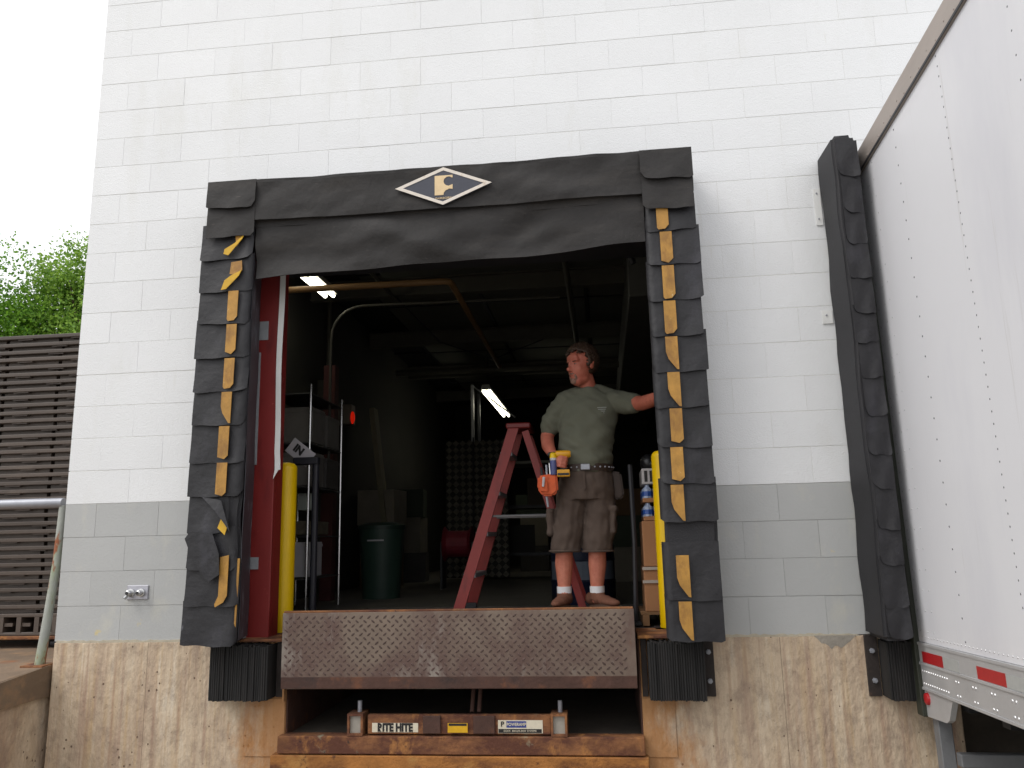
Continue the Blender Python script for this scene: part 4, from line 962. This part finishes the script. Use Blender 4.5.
# right arm: hand down on the drill at the hip
bd_.limb([(3.07, .615, 1.41), (2.985, .635, 1.30), (2.945, .64, 1.205)], [.050, .050, .044])
bd_.limb([(2.945, .64, 1.205), (2.955, .56, 1.135), (2.985, .485, 1.075)], [.044, .043, .031])
bd_.limb([(2.985, .485, 1.075), (3.01, .45, 1.045), (3.03, .435, 1.02)], [(.03, .024), (.036, .022), (.036, .02)], 12)
def finger(pts, r_=.0092): bd_.limb(pts, [r_*1.08, r_, r_*.95, r_*.82][:len(pts)], 8)
for i in range(4):      # fingers curl round the drill grip
    z = 1.052-.020*i; o_ = .004*i
    finger([(3.025-o_, .420, z), (3.050-o_, .400, z-.006), (3.078-o_, .410, z-.012), (3.086-o_, .432, z-.012)], .0094-.0006*(i == 3))
finger([(3.012, .462, 1.055), (3.045, .470, 1.062), (3.075, .456, 1.060)], .0105)
# left arm: out to the jamb, fingers closed on its edge
bd_.limb([(3.385, .615, 1.42), (3.49, .535, 1.395), (3.572, .43, 1.372)], [.050, .050, .047])
bd_.limb([(3.572, .43, 1.372), (3.615, .35, 1.372), (3.675, .215, 1.378)], [.047, .045, .031])
bd_.limb([(3.675, .215, 1.378), (3.70, .15, 1.385), (3.708, .11, 1.388)], [(.03, .025), (.036, .022), (.035, .02)], 12)
for i in range(4):
    z = 1.412-.020*i; finger([(3.712, .105, z), (3.722, .072, z-.002), (3.716, .040, z-.004), (3.702, .030, z-.005)], .0092-.0006*(i == 3))
finger([(3.69, .16, 1.408), (3.665, .135, 1.425), (3.655, .105, 1.43)], .0102)
# legs
zf = deckz(.6)
bd_.limb([(3.11, .605, .88), (3.07, .60, .66), (3.035, .595, .47)], [.095, .082, .060]); bd_.limb([(3.035, .595, .47), (3.03, .615, .37), (3.027, .615, .22)], [.056, .058, .040])
bd_.limb([(3.275, .605, .88), (3.265, .595, .66), (3.247, .585, .47)], [.095, .082, .060]); bd_.limb([(3.247, .585, .47), (3.243, .605, .37), (3.235, .61, .22)], [.056, .058, .040])
bd_.limb([(3.027, .61, .22), (3.027, .60, .165)], [.040, .042]); bd_.limb([(3.235, .605, .22), (3.237, .60, .165)], [.040, .042])
body = bd_.build('body', SKIN, man); remesh(body, .0052, 3, .5)
# clothes
sh_ = MB()
sh_.rings([(.955, 3.193, .60, .168, .135), (1.02, 3.195, .595, .176, .146), (1.12, 3.20, .592, .178, .150), (1.22, 3.21, .600, .182, .142), (1.32, 3.225, .606, .193, .134), (1.40, 3.23, .612, .196, .118), (1.455, 3.235, .618, .165, .096), (1.495, 3.236, .622, .098, .082), (1.512, 3.234, .622, .076, .074)], 28)
sh_.limb([(3.085, .614, 1.425), (3.02, .628, 1.36), (2.968, .636, 1.268)], [.078, .076, .070]); sh_.limb([(3.38, .612, 1.430), (3.46, .56, 1.405), (3.518, .50, 1.388)], [.078, .073, .067])
sh_.limb([(3.20, .622, 1.485), (3.13, .618, 1.462), (3.075, .614, 1.432)], [.055, .062, .075]); sh_.limb([(3.27, .622, 1.485), (3.33, .618, 1.465), (3.385, .614, 1.436)], [.055, .062, .075])
shirt = sh_.build('t_shirt', SHIRT, man); remesh(shirt, .0062, 5, .5)
def wrinkle(o, fn):
    me = o.data
    nrm = [v.normal.copy() for v in me.vertices]
    for v, n_ in zip(me.vertices, nrm): v.co += n_*fn(v.co)
    me.update()
def sw_(p):
    a = .0
    d = abs(p.x-3.21)
    a += .013*noise.noise(Vector((p.x*7+p.z*5, p.y*4, p.z*13-p.x*6)))
    a += .008*noise.noise(Vector((p.x*10, p.y*9, p.z*26+p.x*18)))
    if p.z < 1.13: a += .011*math.sin(p.z*85+4*noise.noise(p*7))*max(0, (1.13-p.z)/.15)*(.4+.6*noise.noise(p*9+Vector((3, 0, 0))))
    if d > .19: a += .006*math.sin((p.x*50+p.z*70))*noise.noise(p*11)
    return a
wrinkle(shirt, sw_)
MB().tube([(3.235+.078*math.cos(t*PI/12), .620+.074*math.sin(t*PI/12), 1.512-.014*(1-math.sin(t*PI/12))*.8) for t in range(25)], .0075, 8, False).build('collar', SHIRT, man, True)
pr = MB()      # faded chest print
for i in range(5): pr.box(3.285+.006*(i % 2), 3.345-.005*i, -.0012, 0, 1.372-i*.012, 1.378-i*.012)
po_ = pr.build('chest_print', mat('faded_print', '8a8d86', .9, .1, 40, bump=0), man); po_.location = (0, .492, 0)
po_.location = (0.0, .4935, -.01); po_.rotation_euler = (0, 0, 0)
sx_ = MB()
sx_.rings([(.992, 3.193, .60, .166, .134), (.93, 3.192, .60, .178, .142), (.85, 3.192, .60, .190, .142), (.78, 3.19, .60, .186, .130)], 28)
sx_.limb([(3.105, .60, .84), (3.075, .598, .66), (3.042, .594, .485)], [.106, .104, .100]); sx_.limb([(3.28, .60, .84), (3.268, .595, .66), (3.250, .588, .475)], [.104, .100, .096])
for (x, z) in ((3.042, .43), (3.25, .42)): pass
sx_.box(2.935, 2.975, .52, .66, .56, .72, bev=.012); sx_.box(3.335, 3.375, .52, .66, .56, .72, bev=.012); sx_.box(2.932, 2.982, .515, .665, .70, .735, bev=.008); sx_.box(3.33, 3.382, .515, .665, .70, .735, bev=.008)
shorts = sx_.build('cargo_shorts', SHORTS, man); remesh(shorts, .0065, 3, .5)
# flat hems: cut the rounded ends off
bm = bmesh.new(); bm.from_mesh(shorts.data)
bmesh.ops.bisect_plane(bm, geom=bm.verts[:]+bm.edges[:]+bm.faces[:], plane_co=(3.1, .6, .452), plane_no=(.03, 0, -1), clear_outer=True)
bm.to_mesh(shorts.data); bm.free()
wrinkle(shorts, lambda p: .014*noise.noise(Vector((p.x*8, p.y*8, p.z*10+p.x*5)))+.008*noise.noise(Vector((p.x*22, p.y*18, p.z*16)))+(.004*math.sin(p.z*60+p.x*40)*noise.noise(p*9) if p.z < .75 else 0))
for x, zz in ((3.042, .455), (3.25, .449)):
    q = MB(); q.tube([(x+.098*math.cos(t*PI/12), .591+.094*math.sin(t*PI/12), zz+.006) for t in range(25)], .007, 6, False); q.build('hem', SHORTS, shorts)
MB().prism([(3.176, .985), (3.188, .985), (3.192, .84), (3.178, .84)], 'y', .452, .458).build('fly', SHORTS, shorts)
belt = MB(); n = 40
for z0, z1, e in ((.958, 1.003, .006),):
    A = [[belt.bm.verts.new((3.194+(.174+e_)*math.cos(2*PI*k/n), .60+(.143+e_)*math.sin(2*PI*k/n), z)) for k in range(n)] for z, e_ in ((z0, 0), (z0, e), (z1, e), (z1, 0))]
    for a, c_ in ((0, 1), (1, 2), (2, 3), (3, 0)):
        for k in range(n): belt.bm.faces.new((A[a][k], A[a][(k+1) % n], A[c_][(k+1) % n], A[c_][k]))
belt = belt.build('tool_belt', LEATH, man)
q = MB()
for k in range(12):
    t = 2*PI*(.60+.034*k); q.ell((3.194+.181*math.cos(t), .60+.150*math.sin(t), .982), (.006, .004, .006), u=8, v=6)
q.build('belt_studs', GALV, belt)
MB().box(3.165, 3.225, .438, .448, .962, 1.0, bev=.004).build('buckle', GALV, belt)
# orange pouch with tools on his right hip
q = MB(); q.prism([(2.895, .93), (3.015, .945), (3.02, .83), (2.985, .80), (2.92, .805), (2.888, .85)], 'y', .40, .475); bmesh.ops.bevel(q.bm, geom=q.bm.edges[:], offset=.012, segments=2, affect='EDGES')
pch = q.build('pouch', POUCH, belt)
MB().prism([(2.905, .89), (2.955, .895), (2.955, .83), (2.91, .835)], 'y', .385, .402).build('pocket', POUCH, pch)
MB().box(2.975, 3.035, .455, .475, .92, 1.0).build('pouch_loop', LEATH, pch)
for (x0, z0, x1, z1, r_, m_, nm) in ((2.945, .80, 2.952, .735, .008, GALV, 'screwdriver'), (2.925, .88, 2.915, .985, .010, DRB, 'pliers'), (2.952, .90, 2.948, 1.0, .008, GALV, 'chisel'), (2.975, .93, 2.97, 1.01, .009, CHROME, 'punch'), (2.935, .92, 2.928, .86, .009, WP, 'scraper')):
    q = MB(); y_ = .378 if nm == 'scraper' else .43; q.tube([(x0, y_, z0), (x1, y_, z1)], [r_, r_*.8], 8); q.build(nm, m_, pch)
q = MB(); q.prism([(3.355, .96), (3.42, .95), (3.435, .80), (3.40, .77), (3.365, .79)], 'y', .56, .68); bmesh.ops.bevel(q.bm, geom=q.bm.edges[:], offset=.012, segments=2, affect='EDGES'); q.build('pouch', LEATH, belt)
# cordless drill in his right hand
dr_ = tag(empty('cordless_drill', (3.055, .425, .992)), 'yellow and black cordless drill in the man\'s right hand', 'drill')
dr_.scale = (.84, .84, .84)
q = MB(); q.tube([(-.055, 0, .085), (-.045, 0, .085), (.045, 0, .085), (.06, 0, .085)], [.022, .029, .029, .022], 16); smooth_by_angle(q.build('motor_body', DRY, dr_)); 
q = MB(); q.tube([(-.055, 0, .085), (-.10, 0, .085), (-.115, 0, .085)], [.021, .02, .012], 14); smooth_by_angle(q.build('chuck', DRB, dr_))
q = MB(); q.box(-.018, .022, -.016, .016, -.035, .07, bev=.007, seg=2); q.build('grip', DRB, dr_)
q = MB(); q.box(-.045, .05, -.036, .03, -.085, -.032, bev=.007, seg=2); q.build('battery', DRY, dr_)
MB().box(-.04, .045, -.040, -.034, -.075, -.058, bev=.002).build('battery_band', DRB, dr_)
gb = tag(empty('marking_bottle', (2.995, .412, .985)), 'small yellow and blue capped bottle standing in the man\'s pouch', 'bottle')
q = MB(); q.tube([(0, 0, -.05), (0, 0, .04)], .021, 14); smooth_by_angle(q.build('bottle_body', mat('bottle_navy', '49507e', .4, .1, 10), gb))
q = MB(); q.tube([(0, 0, .04), (0, 0, .055)], .0215, 14); q.build('bottle_band', WP, gb)
q = MB(); q.tube([(0, 0, .055), (0, 0, .082), (0, 0, .088)], [.022, .021, .014], 14); smooth_by_angle(q.build('cap', BOLL, gb))
# hair, beard, eyes, brows
hr = MB(); qq = bmesh.ops.create_uvsphere(hr.bm, u_segments=48, v_segments=32, radius=1)
def hairkeep(p):      # p in head local
    if p.z < -.055: return False
    if p.y > .03 and p.z < .082-.3*max(0, .07-p.y): return False
    if abs(p.x) > .05 and p.y > .0 and p.z < .045: return p.y < .018 and p.z > -.01
    if abs(p.x) > .06 and p.z < -.01 and p.y > -.03: return False
    return True
for v in list(hr.bm.verts):
    p = Vector((v.co.x*.083, v.co.y*.104-.014, v.co.z*.103+.034)); v.co = p
hr.bm.verts.ensure_lookup_table()
bmesh.ops.delete(hr.bm, geom=[f_ for f_ in hr.bm.faces if not hairkeep(f_.calc_center_median())], context='FACES')
for v in hr.bm.verts:
    n_ = v.co.normalized(); v.co += n_*(.005*noise.noise(Vector((v.co.x*60, v.co.y*18, v.co.z*30)))+.004*noise.noise(v.co*25))
    if v.co.y > .05: v.co.z += .006
for v in hr.bm.verts: v.co = HM @ v.co
r_ = random.Random(4); cnt = 0
while cnt < 520:                                   # locks of short untidy hair
    t = r_.uniform(0, 2*PI); zz = r_.uniform(-.6, 1); rr_ = math.sqrt(1-zz*zz)
    nn = Vector((rr_*math.cos(t), rr_*math.sin(t), zz)); p = Vector((nn.x*.080, nn.y*.101-.014, nn.z*.100+.034))
    if not hairkeep(p): continue
    cnt += 1
    tan = Vector((r_.gauss(.25, .35), r_.gauss(-.75 if p.y < .03 else .35, .4), r_.gauss(-.25 if p.z < .08 else 0, .35))); tan -= nn*tan.dot(nn); tan.normalize()
    ln = r_.uniform(.022, .042); lift = r_.uniform(.1, .5)
    pts = [HM @ (p-nn*.004), HM @ (p+tan*ln*.5+nn*(.006+lift*.008)), HM @ (p+tan*ln+nn*(.002+lift*.014))]
    hr.tube(pts, [.0055, .0045, .0008], 5)
hro = hr.build('hair', HAIR, man, True); so_ = hro.modifiers.new('s', 'SOLIDIFY'); so_.thickness = .010; so_.offset = -1
gt = MB(); gt.ell((0, .084, -.100), (.023, .018, .020), HM); gt.ell((0, .096, -.054), (.024, .008, .005), HM)
for s_ in (-1, 1): gt.ell((s_*.024, .080, -.075), (.006, .012, .022), HM)
gt.build('beard', GOAT, man, True)
EW = mat('eye_white', '8a6a60', .3, .02, 20, bump=0); EB = mat('eye_iris', '2a2019', .3, .05, 20, bump=0)
for s_ in (-1, 1):
    e = MB().ell((s_*.029, .0785, .005), (.0105, .006, .0040), HM).build('eye', EW, man, True)
    MB().ell((s_*.029, .0825, .005), (.0045, .0035, .0042), HM).build('iris', EB, e, True)
    MB().ell((s_*.030, .0855, .0215), (.017, .005, .0032), HM).build('eyebrow', HAIR, man, True)
MB().ell((0, .0985, -.0665), (.019, .003, .0018), HM).build('mouth_line', mat('lip_shadow', '6e2f28', .6, .05, 20, bump=0), man, True)
# socks and shoes
for (ax, ay, tx, ty) in ((3.027, .612, 2.992, .47), (3.236, .607, 3.308, .505)):
    q = MB(); q.tube([(ax, ay, zf+.07), (ax, ay, .185), (ax, ay, .238)], [.046, .046, .047], 18); smooth_by_angle(q.build('sock', SOCK, man))
    d_ = Vector((tx-ax, ty-ay, 0)).normalized(); hz = deckz((ay+ty)/2)
    q = MB(); base = Vector((ax, ay, 0))
    L_ = [(-.070, .060, .034, .040), (-.03, .062, .042, .045), (.02, .055, .043, .042), (.08, .042, .046, .034), (.13, .034, .046, .027), (.17, .028, .036, .022)]
    q.tube([tuple(base+d_*t+Vector((0, 0, deckz(ay+d_.y*t)+z))) for t, z, a, c_ in L_], [(.04, .04)]*len(L_), 8) if False else None
    for t, z, a, c_ in L_:
        p = base+d_*t; M_ = Matrix.Translation((p.x, p.y, deckz(p.y)+max(z, c_+.004)))@Matrix.Rotation(math.atan2(d_.y, d_.x), 4, 'Z'); q.ell((0, 0, 0), (.052, a, c_), M_, 14, 10)
    q.tube([(ax, ay, zf+.05), (ax, ay, zf+.095)], [.05, .049], 16)
    s1 = q.build('shoe', SHOE, man); remesh(s1, .006, 4, .5)
    q = MB(); pts = []
    for k in range(24):
        t = 2*PI*k/24; lx = .05+.132*math.cos(t); ly = .046*math.sin(t)*(1 if math.cos(t) > -.3 else .85); p = base+d_*lx+Vector((-d_.y, d_.x, 0))*ly; pts.append(p)
    A = [q.bm.verts.new((p.x, p.y, deckz(p.y)+.002)) for p in pts]; B = [q.bm.verts.new((p.x, p.y, deckz(p.y)+.02)) for p in pts]
    q.bm.faces.new(A); q.bm.faces.new(B[::-1])
    for k in range(24): q.bm.faces.new((A[k], A[(k+1) % 24], B[(k+1) % 24], B[k]))
    q.build('sole', SOLE, s1)

# ------------------------------------------------------------------ trees beyond the platform
def tree(x, y, h, rx, rz, nleaf, m, label, seed, nb=60):
    r_ = random.Random(seed); e = tag(empty('tree', (x, y, -1.35)), label, 'tree', 'trees behind the platform')
    tk = MB(); tk.tube([(0, 0, 0), (.1, 0, h*.3), (.0, .1, h*.6), (.05, 0, h*.95)], [.28, .2, .12, .02], 10)
    tips = []
    for i in range(nb):
        z = h*r_.uniform(.22, .94); a = r_.uniform(0, 2*PI); k = math.sqrt(max(.05, 1-((z-h*.58)/(h*.46))**2)); l = rx*k*r_.uniform(.6, 1.0)
        p0 = Vector((.05, .03, z*.82)); p2 = Vector((math.cos(a)*l, math.sin(a)*l, z+l*.35)); p1 = (p0+p2)/2+Vector((0, 0, -.1))
        tk.tube([p0, p1, p2], [.07, .045, .012], 6); tips += [p2, (p1+p2)/2, p2+Vector((0, 0, .3))]
    tk.build('trunk', TREEB, e, True)
    q = MB(); V = []; 
    cl = []
    for t in tips:
        for i in range(3): cl.append(t+Vector((r_.gauss(0, .35), r_.gauss(0, .35), r_.gauss(0, .35))))
    verts = []; faces = []
    for i in range(nleaf):
        c_ = r_.choice(cl); s_ = r_.gauss(0, 1); p = c_+Vector((r_.gauss(0, .25), r_.gauss(0, .25), r_.gauss(0, .22)))
        sz = r_.uniform(.03, .065); d1 = Vector((r_.gauss(0, 1), r_.gauss(0, 1), r_.gauss(0, 1))).normalized(); d2 = d1.orthogonal().normalized(); d2 = Matrix.Rotation(r_.uniform(0, 6.28), 3, d1) @ d2
        b0 = len(verts); verts += [p-d1*sz, p+d2*sz*.62, p+d1*sz, p-d2*sz*.62]; faces.append((b0, b0+1, b0+2, b0+3))
    me = bpy.data.meshes.new('crown'); me.from_pydata([tuple(v) for v in verts], [], faces); me.materials.append(m); q.bm.free()
    o = bpy.data.objects.new('crown', me); link(o, e); return e
tree(-13.7, 14.5, 9.4, 2.7, 4, 80000, LEAF1, 'dense green tree at the far left edge above the pallets', 21, 80)
tree(-10.9, 15.5, 9.6, 1.5, 4, 50000, LEAF2, 'airy pale green tree next to the white wall corner', 22, 34)
tree(-12.3, 19.0, 8.0, 3.0, 4, 80000, LEAF1, 'green tree filling the gap behind the other two trees', 23, 90)
